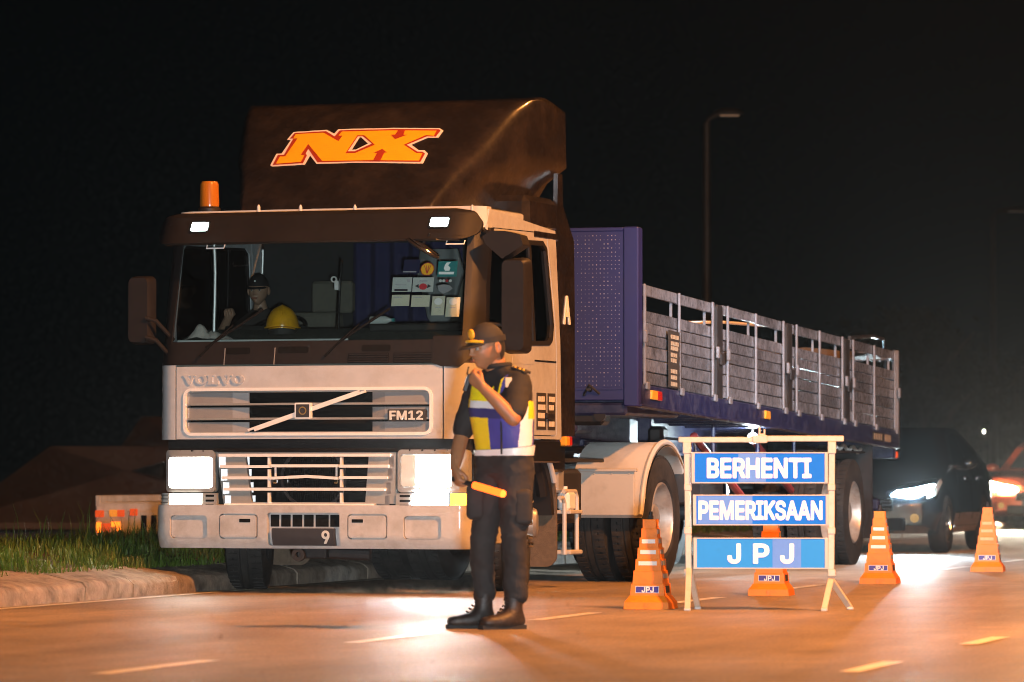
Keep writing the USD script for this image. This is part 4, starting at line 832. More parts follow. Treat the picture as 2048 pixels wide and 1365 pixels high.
# deck, blue rails and chassis beams
part(trailer, 'deck', sh([cbox(-1.18, 1.18, .05, LEN - .02, 1.50, 1.56, .005)]), 'black_steel')
for s in (1, -1):
    rl = part(trailer, 'lower_rail', sh([cbox(s * 1.22 - .035, s * 1.22 + .035, .0, LEN, 1.425, 1.615, .012), cbox(s * 1.255 - .012, s * 1.255 + .012, .0, LEN, 1.43, 1.45, .004)]), 'trailer_blue')
    if s > 0:
        for y in (.30, 4.4): 
            a = part(rl, 'side_marker', sh(cbox(1.25, 1.275, y, y + .18, 1.50, 1.575, .008)), 'amber_dull')
            if y < 1: part(rl, 'marker_red_half', sh(cbox(1.25, 1.2765, y + .18, y + .32, 1.499, 1.576, .008)), 'red_lens')
        part(rl, 'rear_plate', sh(cbox(1.25, 1.258, 9.2, 9.75, 1.47, 1.56, .002)), 'decal_dark'); part(rl, 'plate_marks', sh([cbox(1.257, 1.2595, y, y + .045, 1.485, 1.545) for y in np.linspace(9.25, 9.6, 5)] + [cbox(1.257, 1.2595, 9.8, 10.1, 1.48, 1.55)]), 'decal_text', False)
    part(trailer, 'chassis_beam', [sh(cbox(s * .46 - .05, s * .46 + .05, .3, LEN - .1, 1.20, 1.50, .01)), sh(cbox(s * .46 - .075, s * .46 + .075, .9, LEN - .1, 1.14, 1.20, .01))], 'trailer_blue')
pieces(trailer, 'cross_member', [sh(cbox(-1.18, 1.18, y, y + .07, 1.42, 1.50, .005)) for y in np.linspace(.4, 10.2, 18)], 'trailer_blue')
part(trailer, 'neck_plate', [cbox(-1.15, 1.15, -.05, 1.7, 1.36, 1.46, .02), cbox(-.5, .5, .3, 1.5, 1.12, 1.2, .02), cbox(.25, .72, .0, .5, 1.22, 1.42, .02)], 'trailer_blue')
part(trailer, 'headboard_lamp', [cbox(.55, .95, -.02, .22, 1.28, 1.44, .03), lathe([(0, -.02), (.05, -.02), (.05, .02), (0, .02)], 'y', 14).apply_translation((.92, -.02, 1.36))], 'black_plastic')
for s in (1, -1): part(trailer, 'landing_leg', [cbox(s * .62 - .06, s * .62 + .06, 2.55, 2.67, .62, 1.42, .01), cbox(s * .62 - .12, s * .62 + .12, 2.48, 2.74, .54, .58, .01), cbox(s * .62 - .045, s * .62 + .045, 2.565, 2.655, .56, .66)], 'trailer_blue')
part(trailer, 'leg_crank', [tube([(.7, 2.6, 1.2), (1.05, 2.6, 1.18), (1.08, 2.6, 1.0), (1.18, 2.6, .98)], .014, 6), cbox(.66, .8, 2.5, 2.7, 1.08, 1.3, .03)], 'black_steel')
for y0 in (3.0, 5.2): part(trailer, 'brace_pipe', [tube([(.95, y0, 1.22), (.98, y0 + 1.9, .62)], .035, 8)], 'hose_red')
part(trailer, 'side_guard', [tube([(1.1, 3.0, 1.02), (1.1, 6.4, .93)], .025, 8)] + [cyl((1.1, y, 1.4 - SL * y), (1.1, y, .95), .02, 8) for y in (3.1, 4.8, 6.3)], 'trailer_blue')
part(trailer, 'toolbox', [cbox(.55, .95, 3.3, 4.1, .62, 1.05, .02)], 'black_steel')
wl = part(trailer, 'work_lamp', [lathe([(0, -.05), (.045, -.05), (.055, .0), (.055, .012), (0, .012)], 'y', 16).apply_transform(trimesh.transformations.rotation_matrix(math.pi, (1, 0, 0))).apply_translation((1.10, 4.62, 1.215)), cbox(1.09, 1.11, 4.6, 4.64, 1.2, 1.4)], 'black_plastic')
part(wl, 'lit_face', trimesh.creation.icosphere(2, .034).apply_translation((1.10, 4.595, 1.215)), 'work_lamp_glow')
part(trailer, 'tail_beam', [sh(cbox(-1.22, 1.22, LEN - .08, LEN, 1.33, 1.5, .015)), cbox(-1.1, 1.1, LEN - .3, LEN - .2, .52, .64, .02), cbox(.5, .56, LEN - .3, LEN - .2, .6, 1.2), cbox(-.56, -.5, LEN - .3, LEN - .2, .6, 1.2)], 'trailer_blue')
part(trailer, 'tail_lamp', sh(cbox(.98, 1.24, LEN - .02, LEN + .012, 1.335, 1.40, .01)), 'tail_glow_dim')
part(trailer, 'mud_flap', [cbox(.66, 1.22, 9.35, 9.37, .25, 1.2, .002)], 'black_plastic'); part(trailer, 'mud_flap', [cbox(-1.22, -.66, 9.35, 9.37, .25, 1.2, .002)], 'black_plastic')
part(trailer, 'trailing_tarp', sh([tube([(1.1, y, 1.40 - .05 * math.sin(y * 7) ** 2) for y in np.linspace(8.2, 9.5, 14)], .02, 6)]), 'rag_cloth')
# sides: four gates a side, each of planks and stanchions, hung between posts
gates = [(.04, 2.60), (2.92, 5.34), (5.66, 7.92), (8.20, 10.50)]
zrow = [1.62, 1.725, 1.83, 1.935, 2.03, 2.125, 2.225]
def side_gates(s):
    xo = s * 1.235
    def bx(y0, y1, z0, z1, d0, d1, c): return sh(cbox(xo + s * d0, xo + s * d1, y0, y1, z0, z1, c))
    for gi, (y0, y1) in enumerate(gates):
        yh = (y0 + y1) / 2
        gt = UsdGeom.Xform.Define(stage, unique(f'{trailer}/side_gate')).GetPath().pathString
        pieces(gt, 'stanchion', [bx(y - .017, y + .017, 1.60, 2.43, -.002, .018, .006) for y in (y0 + .13, yh, y1 - .10)], 'post_silver', 30)
        pieces(gt, 'inner_stanchion', [bx(y - .028, y - .010, 2.20, 2.36, -.05, -.03, 0) for y in (y0 + .05, yh - .08, y1 - .19)], 'post_silver', 30)
        for k, (z0, z1) in enumerate(list(zip(zrow[:-1], zrow[1:])) + [(2.335, 2.43)]):
            for (a, b) in (((y0, yh - .002), (yh + .002, y1)) if s > 0 else ((y0, y1),)):
                n = max(2, int((b - a) / .12)); pl = cbox(a, b, -.012, .012, z0 + .004, z1 - .004, .004)
                V = np.asarray(pl.vertices); m = m3.Manifold.hull_points(V.astype(np.float32).astype(float)) if False else None
                w_ = [xo + s * (-.022 + rng.normal(0, .0035)), rng.normal(0, .0025), rng.normal(0, .0015)]
                q = cbox(w_[0] - .013, w_[0] + .013, a, b, z0 + .004 + w_[2], z1 - .004 + w_[2], .004); q = tm(mani(q).refine_to_length(.16)) if s > 0 else q
                V = np.asarray(q.vertices).copy(); V[:, 0] += s * .007 * (meshkit.noise(np.stack([V[:, 1] * 3, V[:, 2] * 0 + k, V[:, 1] * 0 + gi], 1), 3) - .5); q.vertices = V
                part(gt, 'plank', sh(q), 'plank_silver_' + 'abc'[int(rng.integers(0, 3))], 30)
        if s > 0:
            pieces(gt, 'gate_latch', [bx(y, y + .05, z, z + .10, .02, .05, .008) for y in (y0 + .02, y1 - .05) for z in (1.95,)] + [bx(y - .04, y + .04, 1.575, 1.635, .02, .045, .01) for y in (y0 + .13, yh, y1 - .1)], 'post_silver')
    for y in (2.76, 5.50, 8.06, ): part(trailer, 'gate_post', [bx(y - .10, y + .10, 1.43, 2.42, -.05, .012, .012), bx(y - .16, y - .12, 1.45, 2.40, -.03, .018, .008), bx(y - .05, y + .05, 1.9, 2.0, .012, .04, .01)], 'black_steel')
    part(trailer, 'gate_post', [bx(LEN - .05, LEN + .01, 1.43, 2.44, -.05, .02, .01)], 'post_silver')
side_gates(1); side_gates(-1)
part(trailer, 'tail_gate', sh([cbox(-1.2, 1.2, LEN - .03, LEN + .0, z0 + .004, z1 - .004, .004) for z0, z1 in zip(zrow[:-1], zrow[1:])] + [cbox(-1.2, 1.2, LEN - .03, LEN, 2.335, 2.43, .004)]), 'plank_silver_a')
part(trailer, 'cover_hoop', sh([tube([(1.2, LEN - 2.2, 2.45), (1.18, LEN - 1.0, 2.53), (1.15, LEN - .3, 2.54), (1.1, LEN + .02, 2.44), (1.1, LEN + .05, 2.0)], .018, 8)]), 'black_steel')
pieces(trailer, 'load_cover', [sh(warp(sheet(-1.1, 1.1, 7.4, 10.4, 0, 14, 22), lambda V: np.stack([V[:, 0], V[:, 1], 2.20 + .10 * meshkit.fbm(V * 1.7, 3, 3) + .12 * (V[:, 1] > 9)], 1))), sh(warp(sheet(-1.1, 1.1, .3, 2.2, 0, 12, 12), lambda V: np.stack([V[:, 0], V[:, 1], 1.95 + .3 * meshkit.fbm(V * 2.2, 3, 9)], 1)))], 'mudflap', True)
part(trailer, 'rope', sh([tube([(.2, 3.2, 2.3), (1.0, 3.9, 2.34), (1.15, 5.0, 2.37)], .015, 6)]), 'rag_cloth')
# stencilled load panel on the first gate
dp = part(trailer, 'load_panel', sh([cbox(1.249, 1.2515, .92, 1.36, 1.63, 2.10)]), 'decal_dark', False)
rows = []
for (z, wds) in ((2.05, (.05, .07, .04, .06)), (1.995, (.06, .05, .07, .04)), (1.955, (.05, .04, .05, .06)), (1.90, (.07, .05, .06)), (1.855, (.05, .06, .05)), (1.765, (.05, .09, .04)), (1.715, (.05, .08, .04)), (1.66, (.05, .09, .04))):
    y = 1.00
    for w_ in wds: rows.append(cbox(1.2516, 1.2532, y, y + w_, z - .017, z + .017)); y += w_ + .014
part(dp, 'panel_marks', sh(rows), 'decal_text', False)
# wheels: two rear axles
for y in (7.2, 8.5):
    for s in (1, -1): truck_wheel(trailer, (s * 1.075, y, .515), s, 'rear')
part(trailer, 'axles', [cyl((-1, y, .515), (1, y, .515), .07, 12) for y in (7.2, 8.5)] + [cbox(s * .46 - .05, s * .46 + .05, 6.5, 9.2, .75, .95, .03) for s in (-1, 1)] + [cbox(s * .46 - .06, s * .46 + .06, 7.7, 8.0, .9, 1.2, .03) for s in (-1, 1)], 'black_steel')
part(trailer, 'wheel_cover', [cbox(s * .66, s * 1.2, 6.7, 9.1, 1.10, 1.12, .004) if s > 0 else cbox(-1.2, -.66, 6.7, 9.1, 1.10, 1.12, .004) for s in (1, -1)], 'black_steel')
# ================================================================== PEOPLE
def head_mesh(ctr, face, tilt=0, s=1.0):
    """a head with brow, eye sockets, nose, lips, chin, jaw and ears; face: the way it looks (unit, xy). Returns skin mesh and a placing function"""
    m = trimesh.creation.icosphere(5); V = np.asarray(m.vertices).copy(); x, y, z = V[:, 0].copy(), V[:, 1].copy(), V[:, 2].copy()
    # local: looks along -y, z up, unit sphere
    W_ = np.interp(z, [-1, -.8, -.45, 0, .5, 1], [.62, .72, .90, .98, 1.0, .98])
    V = np.stack([x * .075 * W_, y * .096, z * .118], 1)
    V[:, 1] += np.where(z < -.1, (-z - .1) * -.014 * (y < .4), 0) + np.where((z < -.2) & (y > 0), -.03 * (-z - .2) * y, 0)
    def bump(cx, cz, rx, rz, d):
        w = np.exp(-((V[:, 0] - cx) / rx) ** 2 - ((V[:, 2] - cz) / rz) ** 2) * (y < -.05); V[:, 1] -= d * w
    fr = V[:, 1].copy()
    bump(0, .018, .055, .012, .006)                                     # brow
    for e in (-.031, .031): bump(e, .000, .016, .010, -.010)
    bump(0, -.010, .0075, .020, .012); bump(0, -.028, .011, .009, .016)  # nose
    for e in (-.014, .014): bump(e, -.032, .007, .006, .006)
    bump(0, -.052, .022, .005, .006); bump(0, -.064, .019, .006, .005); bump(0, -.058, .022, .0025, -.003); bump(0, -.094, .020, .014, .010)
    for e in (-.045, .045): bump(e, -.025, .02, .02, .003)
    parts_ = [trimesh.Trimesh(V, m.faces, process=False)]
    for sx in (-1, 1):
        e = trimesh.creation.icosphere(3); E_ = np.asarray(e.vertices); E_ = np.stack([E_[:, 0] * .010 + .006 * np.abs(E_[:, 1]), E_[:, 1] * .020, E_[:, 2] * .033], 1)
        inner = np.exp(-((E_[:, 1]) / .010) ** 2 - ((E_[:, 2]) / .018) ** 2); E_[:, 0] -= .006 * inner * (E_[:, 0] > 0)
        E_[:, 0] *= sx; parts_.append(trimesh.Trimesh(E_ + (sx * .077, .012, -.008), e.faces, process=False))
    ang = math.atan2(face[0], -face[1])
    M = trimesh.transformations.rotation_matrix(ang, (0, 0, 1)) @ trimesh.transformations.rotation_matrix(tilt, (1, 0, 0))
    def put(q):
        q = join(q) if isinstance(q, list) else q.copy(); q.apply_scale(s); q.apply_transform(M); q.apply_translation(ctr); return q
    return put(parts_), put
def eyes(par, put):
    for e in (-.031, .031):
        part(par, 'eye', put(trimesh.creation.icosphere(2, .0105).apply_translation((e, -.0795, .000))), 'eye_white', True)
        part(par, 'iris', put(trimesh.creation.icosphere(2, .0058).apply_translation((e, -.0862, .000))), 'eye_dark', True)
        part(par, 'eyebrow', put(cbox(e - .017, e + .017, -.100, -.090, .015, .021, .002)), 'hair_black')
    part(par, 'lips', put([cbox(-.021, .021, -.1105, -.1015, -.060, -.054, .002), cbox(-.019, .019, -.1095, -.101, -.067, -.0605, .002)]), 'lip')
def hand(wrist, fwd, palmn, curl, s=1.0, side=1):
    """palm and five jointed fingers. fwd: wrist to knuckles; palmn: out of the palm; curl: degrees per joint; side +1: thumb on fwd x palmn side"""
    fwd = np.array(fwd, float); fwd /= np.linalg.norm(fwd); palmn = np.array(palmn, float); palmn -= fwd * (palmn @ fwd); palmn /= np.linalg.norm(palmn)
    lat = np.cross(fwd, palmn) * side; wrist = np.array(wrist, float); J, B = {}, []
    P = lambda a, b, c: wrist + s * (fwd * a + lat * b + palmn * c)
    J['w'] = (*P(0, 0, 0), .024 * s); J['w1'] = (*P(.01, .017, 0), .019 * s); J['w2'] = (*P(.01, -.017, 0), .019 * s)
    for i, b in enumerate((.030, .010, -.010, -.029)):
        J[f'k{i}'] = (*P((.082, .087, .082, .074)[i], b, 0), .0125 * s)
    B += [['w', 'w1', 'w2'], ['w1', 'w2', 'k0', 'k1', 'k2', 'k3']]
    Ls = ((.040, .026, .020), (.045, .029, .022), (.041, .027, .021), (.032, .021, .018))
    for i in range(4):
        p = np.array(J[f'k{i}'][:3]); a = 0; prev = f'k{i}'
        for j in range(3):
            a += math.radians(curl[j] if not callable(curl) else curl(i, j)); d = fwd * math.cos(a) + palmn * math.sin(a); p = p + s * Ls[i][j] * d
            J[f'f{i}{j}'] = (*p, (.0098, .0088, .0078)[j] * s); B.append([prev, f'f{i}{j}']); prev = f'f{i}{j}'
    J['t0'] = (*P(.028, .030, .008), .0145 * s); J['t1'] = (*P(.058, .044, .030), .0115 * s); J['t2'] = (*P(.082, .030, .048), .0095 * s); J['t3'] = (*P(.094, .008, .054), .0082 * s)
    B += [['w1', 't0'], ['t0', 't1'], ['t1', 't2'], ['t2', 't3']]
    return J, B
def addj(J, B, J2, B2, pre):
    for k, v in J2.items(): J[pre + k] = v
    B += [[pre + k for k in b] for b in B2]

# --- the officer, feet at the origin; x to the right of the picture, y away from the camera
O = np.array([-.11, 25.85, 0])
FD = np.array([-.80, -.60, 0]); LF = np.array([.60, -.80, 0])            # his front, his left
TF = np.array([-.70, -.71, 0]); TL = np.array([.71, -.70, 0])
def tor(c, hw, r, k): return {k + 'l': (c[0] + TL[0] * hw, c[1] + TL[1] * hw, c[2], r), k + 'r': (c[0] - TL[0] * hw, c[1] - TL[1] * hw, c[2], r)}
J = {}
J.update(tor((.070, .0, .93), .082, .098, 'p')); J.update(tor((.066, -.01, 1.06), .072, .098, 'a')); J.update(tor((.048, -.02, 1.26), .085, .106, 'c')); J.update(tor((.045, -.01, 1.385), .115, .066, 's'))
J.update({'n0': (.038, -.01, 1.435, .062), 'n1': (.010, -.028, 1.535, .056),
          'Ls': (.150, -.13, 1.392, .060), 'Le': (.118, -.315, 1.185, .043), 'Lm': (.03, -.31, 1.283, .041), 'Lw': (-.060, -.285, 1.370, .029),
          'Rs': (-.075, .115, 1.39, .060), 'Re': (-.178, .13, 1.10, .043), 'Rm': (-.20, .06, 1.0, .042), 'Rw': (-.215, -.02, .905, .028),
          'Lh': (.128, -.055, .90, .088), 'Lk': (.125, -.085, .50, .058), 'Lc': (.136, -.045, .37, .053), 'La': (.128, -.02, .10, .042),
          'Rh': (.012, .06, .90, .088), 'Rk': (-.058, .03, .50, .058), 'Rc': (-.055, .075, .37, .053), 'Ra': (-.045, .095, .10, .042)})
Bn = [['pl', 'pr', 'al', 'ar'], ['al', 'ar', 'cl', 'cr'], ['cl', 'cr', 'sl', 'sr'], ['sl', 'sr', 'n0'], ['n0', 'n1'], ['sl', 'Ls'], ['sr', 'Rs'], ['cl', 'Ls'], ['cr', 'Rs'],
      ['Ls', 'Le'], ['Le', 'Lm'], ['Lm', 'Lw'], ['Rs', 'Re'], ['Re', 'Rm'], ['Rm', 'Rw'],
      ['pl', 'Lh'], ['Lh', 'Lk'], ['Lk', 'Lc'], ['Lc', 'La'], ['pr', 'Rh'], ['Rh', 'Rk'], ['Rk', 'Rc'], ['Rc', 'Ra']]
Bn += [['Lm', 'Lw'], ['Rm', 'Rw']]
hl = hand((-.060, -.285, 1.370), (-.66, .22, .62), (.35, .80, .45), (62, 78, 40), .98, -1); addj(J, Bn, *hl, 'L_'); Bn.append(['Lw', 'L_w'])
hr = hand((-.215, -.02, .905), (.20, -.45, -.88), (.90, .25, -.1), (58, 82, 45), 1.0, 1); addj(J, Bn, *hr, 'R_'); Bn.append(['Rw', 'R_w'])
HC = (-.030, -.055, 1.600)
hd, put = head_mesh(HC, (-.85, -.53), .16, 1.09)
body = hulls(J, Bn, .014, 20, 6)
neck = hulls({'a': J['n0'], 'b': (-.018, -.040, 1.56, .058)}, [['a', 'b']], .02, 20, 2)
mb = m3.Manifold.batch_boolean([mani(body)] + [mani(q) for q in hd.split(only_watertight=True)] + [mani(neck)], m3.OpType.Add)
body = tm(mb)
man = thing('person', 'person standing in peaked cap and yellow and blue vest, one hand raised to the mouth', 'person', O)
part(man, 'body', body, 'skin', 60)
eyes(man, put)
part(man, 'hair', put([trimesh.creation.icosphere(4).apply_transform(np.diag([.0772, .0975, .1185, 1])).slice_plane((0, .01, .0), (0, .92, .38))]), 'hair_black', True)
# clothes: the same joints a little fatter
def cloth(names, bones, grow, res=.018, it=6, wrinkle=0, wf=14, seed=1, seg=20):
    K = {k: (*J[k][:3], J[k][3] + grow.get(k, grow.get('*', .008))) for k in J}
    K.update(names); t = hulls(K, bones, res, seg, it)
    if wrinkle:
        V = np.asarray(t.vertices).copy(); n = t.vertex_normals; rd = 1 - 2 * np.abs(meshkit.fbm((V + .15 * V[:, [2, 0, 1]]) * (wf * .8, wf * .8, wf * 1.7), 3, seed + 2) - .5) * 2
        t.vertices = V + n * ((meshkit.fbm(V * (wf, wf, wf * .55), 3, seed) - .5) * wrinkle + np.clip(rd, 0, 1) ** 3 * wrinkle * .28)[:, None]
    return t
lerp = lambda a, b, t, r: tuple(np.array(J[a][:3]) * (1 - t) + np.array(J[b][:3]) * t) + (r,)
shirt = cloth({'Lx': lerp('Ls', 'Le', .80, .066), 'Rx': lerp('Rs', 'Re', .88, .064), 'col': (.030, -.018, 1.462, .066)},
              [['al', 'ar', 'cl', 'cr'], ['cl', 'cr', 'sl', 'sr'], ['sl', 'sr', 'Ls'], ['sl', 'sr', 'Rs'], ['cl', 'Ls'], ['cr', 'Rs'], ['Ls', 'Lx'], ['Rs', 'Rx'], ['sl', 'sr', 'col']], {'*': .010, 'Ls': .014, 'Rs': .014}, wrinkle=.016, wf=11)
sp = part(man, 'shirt', shirt, 'uniform_shirt', 60)
part(sp, 'collar', [tube([np.array((.026, -.02, 1.492)) + np.array([.072 * math.cos(a), .072 * math.sin(a), .008 * math.cos(a)]) for a in np.linspace(0, 6.283, 19)], .015, 8)], 'uniform_shirt')
ep = lerp('sl', 'Ls', .65, 0)[:3]; part(sp, 'epaulette', rot(cbox(-.06, .05, -.03, .03, 0, .014, .004), -44, (0, 0, 1)).apply_transform(trimesh.transformations.rotation_matrix(.28, (.7, .7, 0))).apply_translation(np.array(ep) + (.02, -.01, .068)), 'cap_black')
for k in (-.035, .0, .03): part(sp, 'rank_star', trimesh.creation.icosphere(1, .008).apply_translation(np.array(ep) + TL * k + (.012, -.02, .082 - .2 * k)), 'gold_braid')
part(sp, 'arm_patch', rot(cbox(-.022, .022, -.004, .004, -.028, .028, .003), 35, (0, 0, 1)).apply_translation((.090, -.205, 1.395)), 'patch_pale')
trous = cloth({'La2': (.128, -.02, .185, .062), 'Ra2': (-.052, .09, .185, .062), 'w': (.068, -.005, 1.0, .10)},
              [['pl', 'pr', 'al', 'ar'], ['pl', 'Lh'], ['pr', 'Rh'], ['pl', 'pr', 'Lh'], ['pl', 'pr', 'Rh'], ['Lh', 'Lk'], ['Lk', 'Lc'], ['Lc', 'La2'], ['Rh', 'Rk'], ['Rk', 'Rc'], ['Rc', 'Ra2']],
              {'*': .010, 'al': .003, 'ar': .003, 'Lk': .014, 'Rk': .014, 'Lc': .014, 'Rc': .014}, wrinkle=.030, wf=9, seed=5)
trous = trimesh.intersections.slice_mesh_plane(trous, (0, 0, -1), (0, 0, 1.03))
tp = part(man, 'trousers', trous, 'uniform_trousers', 60)
for (a, b, side_, tt) in (('Lh', 'Lk', .045, .52), ('Rh', 'Rk', -.075, .45)):
    c = np.array(lerp(a, b, tt, 0)[:3]) + (side_, -.035, 0); pk = m3.Manifold.batch_hull([m3.Manifold.sphere(.032, 14).translate(list(map(float, c + np.array([dx, dy, dz])))) for dx in (-.022, .022) for dy in (-.03, .03) for dz in (-.07, .07)])
    q = tm(pk.refine_to_length(.03)); part(tp, 'cargo_pocket', q, 'uniform_trousers', 60)
# vest over the shirt, cut into its coloured panels
vest = cloth({'v1l': (*(np.array([.066, -.008, 1.0]) + TL * .08), .104), 'v1r': (*(np.array([.066, -.008, 1.0]) - TL * .08), .104)},
             [['v1l', 'v1r', 'al', 'ar'], ['al', 'ar', 'cl', 'cr'], ['cl', 'cr', 'sl', 'sr']], {'*': .022}, .014, wrinkle=.006, wf=10, seed=9)
vest = trimesh.intersections.slice_mesh_plane(vest, (0, 0, 1), (0, 0, .985), cap=False)
hem = trimesh.intersections.slice_mesh_plane(vest, (.10, .05, -1), (0, 0, 1.024)); vest = trimesh.intersections.slice_mesh_plane(vest, (-.10, -.05, 1), (0, 0, 1.024))
vest = vest.subdivide() if len(vest.faces) < 60000 else vest
tc = vest.triangles_center; fr = (tc - np.array([.05, -.01, 0])) @ TF; la = (tc - np.array([.05, -.01, 0])) @ TL; zc = tc[:, 2] + .05 * la
neckhole = (zc > 1.36) & (np.abs(la) < .10 * (zc - 1.36) / .09 + .02) & (fr > 0); arm = (zc > 1.30) & (np.abs(la) > .150)
cut = neckhole | (arm & (tc[:, 2] > 1.27)) | (tc[:, 2] > 1.452)
front = fr > 0
region = np.full(len(tc), 'vest_blue', dtype=object)
region[front & (la < .015) & (zc < 1.195)] = 'vest_yellow'
region[front & (zc >= 1.195) & (zc < 1.25)] = 'vest_navy'
region[front & (zc >= 1.25) & (la < .10)] = 'vest_yellow_bright'
region[(zc >= 1.25) & (zc < 1.29) & front & (np.abs(la) < .13)] = 'vest_tape'
region[front & (la > .045) & (la < .085) & (zc > 1.28)] = 'cap_black'
region[(la > .155) & (np.abs(fr) < .05) & (zc < 1.29)] = 'vest_tape'
region[(~front) & (zc > 1.2)] = 'vest_yellow'
base_ = part(man, 'vest', vest.submesh([np.where(~cut & (region == 'vest_blue'))[0]], append=True), 'vest_blue', 60)
for nm, mm in (('yellow_panel', 'vest_yellow'), ('navy_band', 'vest_navy'), ('chest_panel', 'vest_yellow_bright'), ('reflective_tape', 'vest_tape'), ('strap', 'cap_black')):
    ix = np.where(~cut & (region == mm))[0]
    if len(ix): part(base_, nm, vest.submesh([ix], append=True), mm, 60)
hem.vertices = np.asarray(hem.vertices) + hem.vertex_normals * .010
part(base_, 'hem_tape', hem, 'vest_tape', 60)
part(base_, 'side_cord', tube([np.array([.05, -.01, z]) + TL * .115 + TF * (.118 - .02 * abs(z - 1.15)) for z in np.linspace(1.18, .99, 6)], .006, 6), 'cap_black')
# boots
def boot(ank, toe, nm):
    a, t = np.array(ank, float), np.array(toe, float); d = t - a; d[2] = 0; L_ = np.linalg.norm(d); d /= L_; s_ = np.array([-d[1], d[0], 0])
    K = {'s1': (*(a + (0, 0, .125)), .054), 's0': (*(a + (0, 0, .0)), .050), 'h': (*(a - d * .035 + (0, 0, -.055)), .040)}
    for i, (f_, w_, z_, r_) in enumerate(((.05, .018, .055, .046), (.12, .026, .045, .036), (.185, .020, .040, .030))):
        for sg in (-1, 1): K[f'q{i}{sg}'] = (*(a * (1, 1, 0) + d * f_ + s_ * w_ * sg + (0, 0, z_)), r_)
    B_ = [['s1', 's0'], ['s0', 'h', 'q0-1', 'q01'], ['q0-1', 'q01', 'q1-1', 'q11'], ['q1-1', 'q11', 'q2-1', 'q21'], ['h', 'q0-1', 'q01']]
    m = hulls(K, B_, .016, 18, 5); V = np.asarray(m.vertices); m = trimesh.intersections.slice_mesh_plane(m, (0, 0, 1), (0, 0, .018))
    b = part(man, 'boot', m, 'boot_leather', 60)
    sc_ = .86; ol = [a[:2] - d[:2] * .066 + s_[:2] * .030, a[:2] - d[:2] * .066 - s_[:2] * .030, a[:2] + d[:2] * .06 - s_[:2] * .040, a[:2] + d[:2] * .15 - s_[:2] * .044, a[:2] + d[:2] * .215 - s_[:2] * .028, a[:2] + d[:2] * .215 + s_[:2] * .028, a[:2] + d[:2] * .15 + s_[:2] * .044, a[:2] + d[:2] * .06 + s_[:2] * .040]
    part(b, 'sole', extrude(Polygon(ol).buffer(.002), .024), 'boot_sole')
    part(b, 'laces', [tube([a + d * (.045 + k * .016) + s_ * .022 + (0, 0, .045 - k * .018), a + d * (.055 + k * .016) + (0, 0, .053 - k * .018), a + d * (.045 + k * .016) - s_ * .022 + (0, 0, .045 - k * .018)], .004, 5) for k in range(4)], 'boot_sole')
boot((.120, -.03, .10), (-.02, -.11, .03), 'l'); boot((-.050, .08, .10), (-.23, .04, .03), 'r')
# cap with a peak
cap = [trimesh.creation.icosphere(4).apply_transform(np.diag([.086, .106, .128, 1])).slice_plane((0, 0, .030), (0, 0, 1), cap=False)]
cp = part(man, 'cap', put(cap + [lathe([(.0, .0), (.088, .0), (.088, .03), (.084, .03), (.084, .004), (0, .004)], 'z', 40).apply_transform(np.diag([.985, 1.20, 1, 1])).apply_translation((0, 0, .022))]), 'cap_black', 60)
ply = extrude(Polygon([(-.078, -.06), (-.070, -.105), (-.045, -.150), (0, -.172), (.045, -.150), (.070, -.105), (.078, -.06)]), .006, .02); ply = warp(ply, lambda V: np.stack([V[:, 0], V[:, 1], V[:, 2] + .030 + (V[:, 1] + .06) * .22 - V[:, 0] ** 2 * 2.2], 1))
part(cp, 'peak', put(ply), 'cap_black', 60)
part(cp, 'gold_braid', put([tube([(.080 * math.sin(a), -.108 * math.cos(a) - .002, .030 + .014 * math.cos(a * 1.4)) for a in np.linspace(-1.0, 1.0, 15)], .008, 8)]), 'gold_braid')
part(cp, 'badge', put([trimesh.creation.icosphere(3).apply_transform(np.diag([.026, .012, .028, 1])).apply_translation((0.012, -.094, .078))]), 'gold_braid')
# what he holds
hp = np.array([-.205, -.045, .835]); d = np.array([.80, -.42, -.235]); d /= np.linalg.norm(d)
g0 = O + np.array([-.182, -.058, .838])
baton = thing('traffic_baton', 'glowing orange traffic baton held low in the right hand of the uniformed person', 'baton', g0)
part(baton, 'handle', [cyl(-d * .055, d * .075, .015, 14), cyl(d * .07, d * .085, .021, 14)], 'black_plastic')
lt = part(baton, 'lit_tube', [tube([d * .085, d * .10, d * .275, d * .288, d * .293], [.018, .021, .021, .015, .004], 16)], 'baton_glow')
part(lt, 'tip', [tube([d * .276, d * .292, d * .299], [.0222, .018, .006], 16)], 'baton_hot')
rp = O + np.array([-.138, -.235, 1.398])
radio = thing('handset', 'small dark handset in the raised fist at the mouth of the uniformed person', 'handset', rp)
part(radio, 'casing', rot(cbox(-.014, .014, -.022, .022, -.06, .045, .006), 18, (0, 1, 0)), 'black_plastic'); part(radio, 'aerial', cyl((-.006, .0, .04), (.004, .0, .085), .004, 8), 'black_plastic'); part(radio, 'grille', rot(cbox(-.0155, -.0135, -.014, .014, -.02, .03, .001), 18, (0, 1, 0)), 'galvanised')

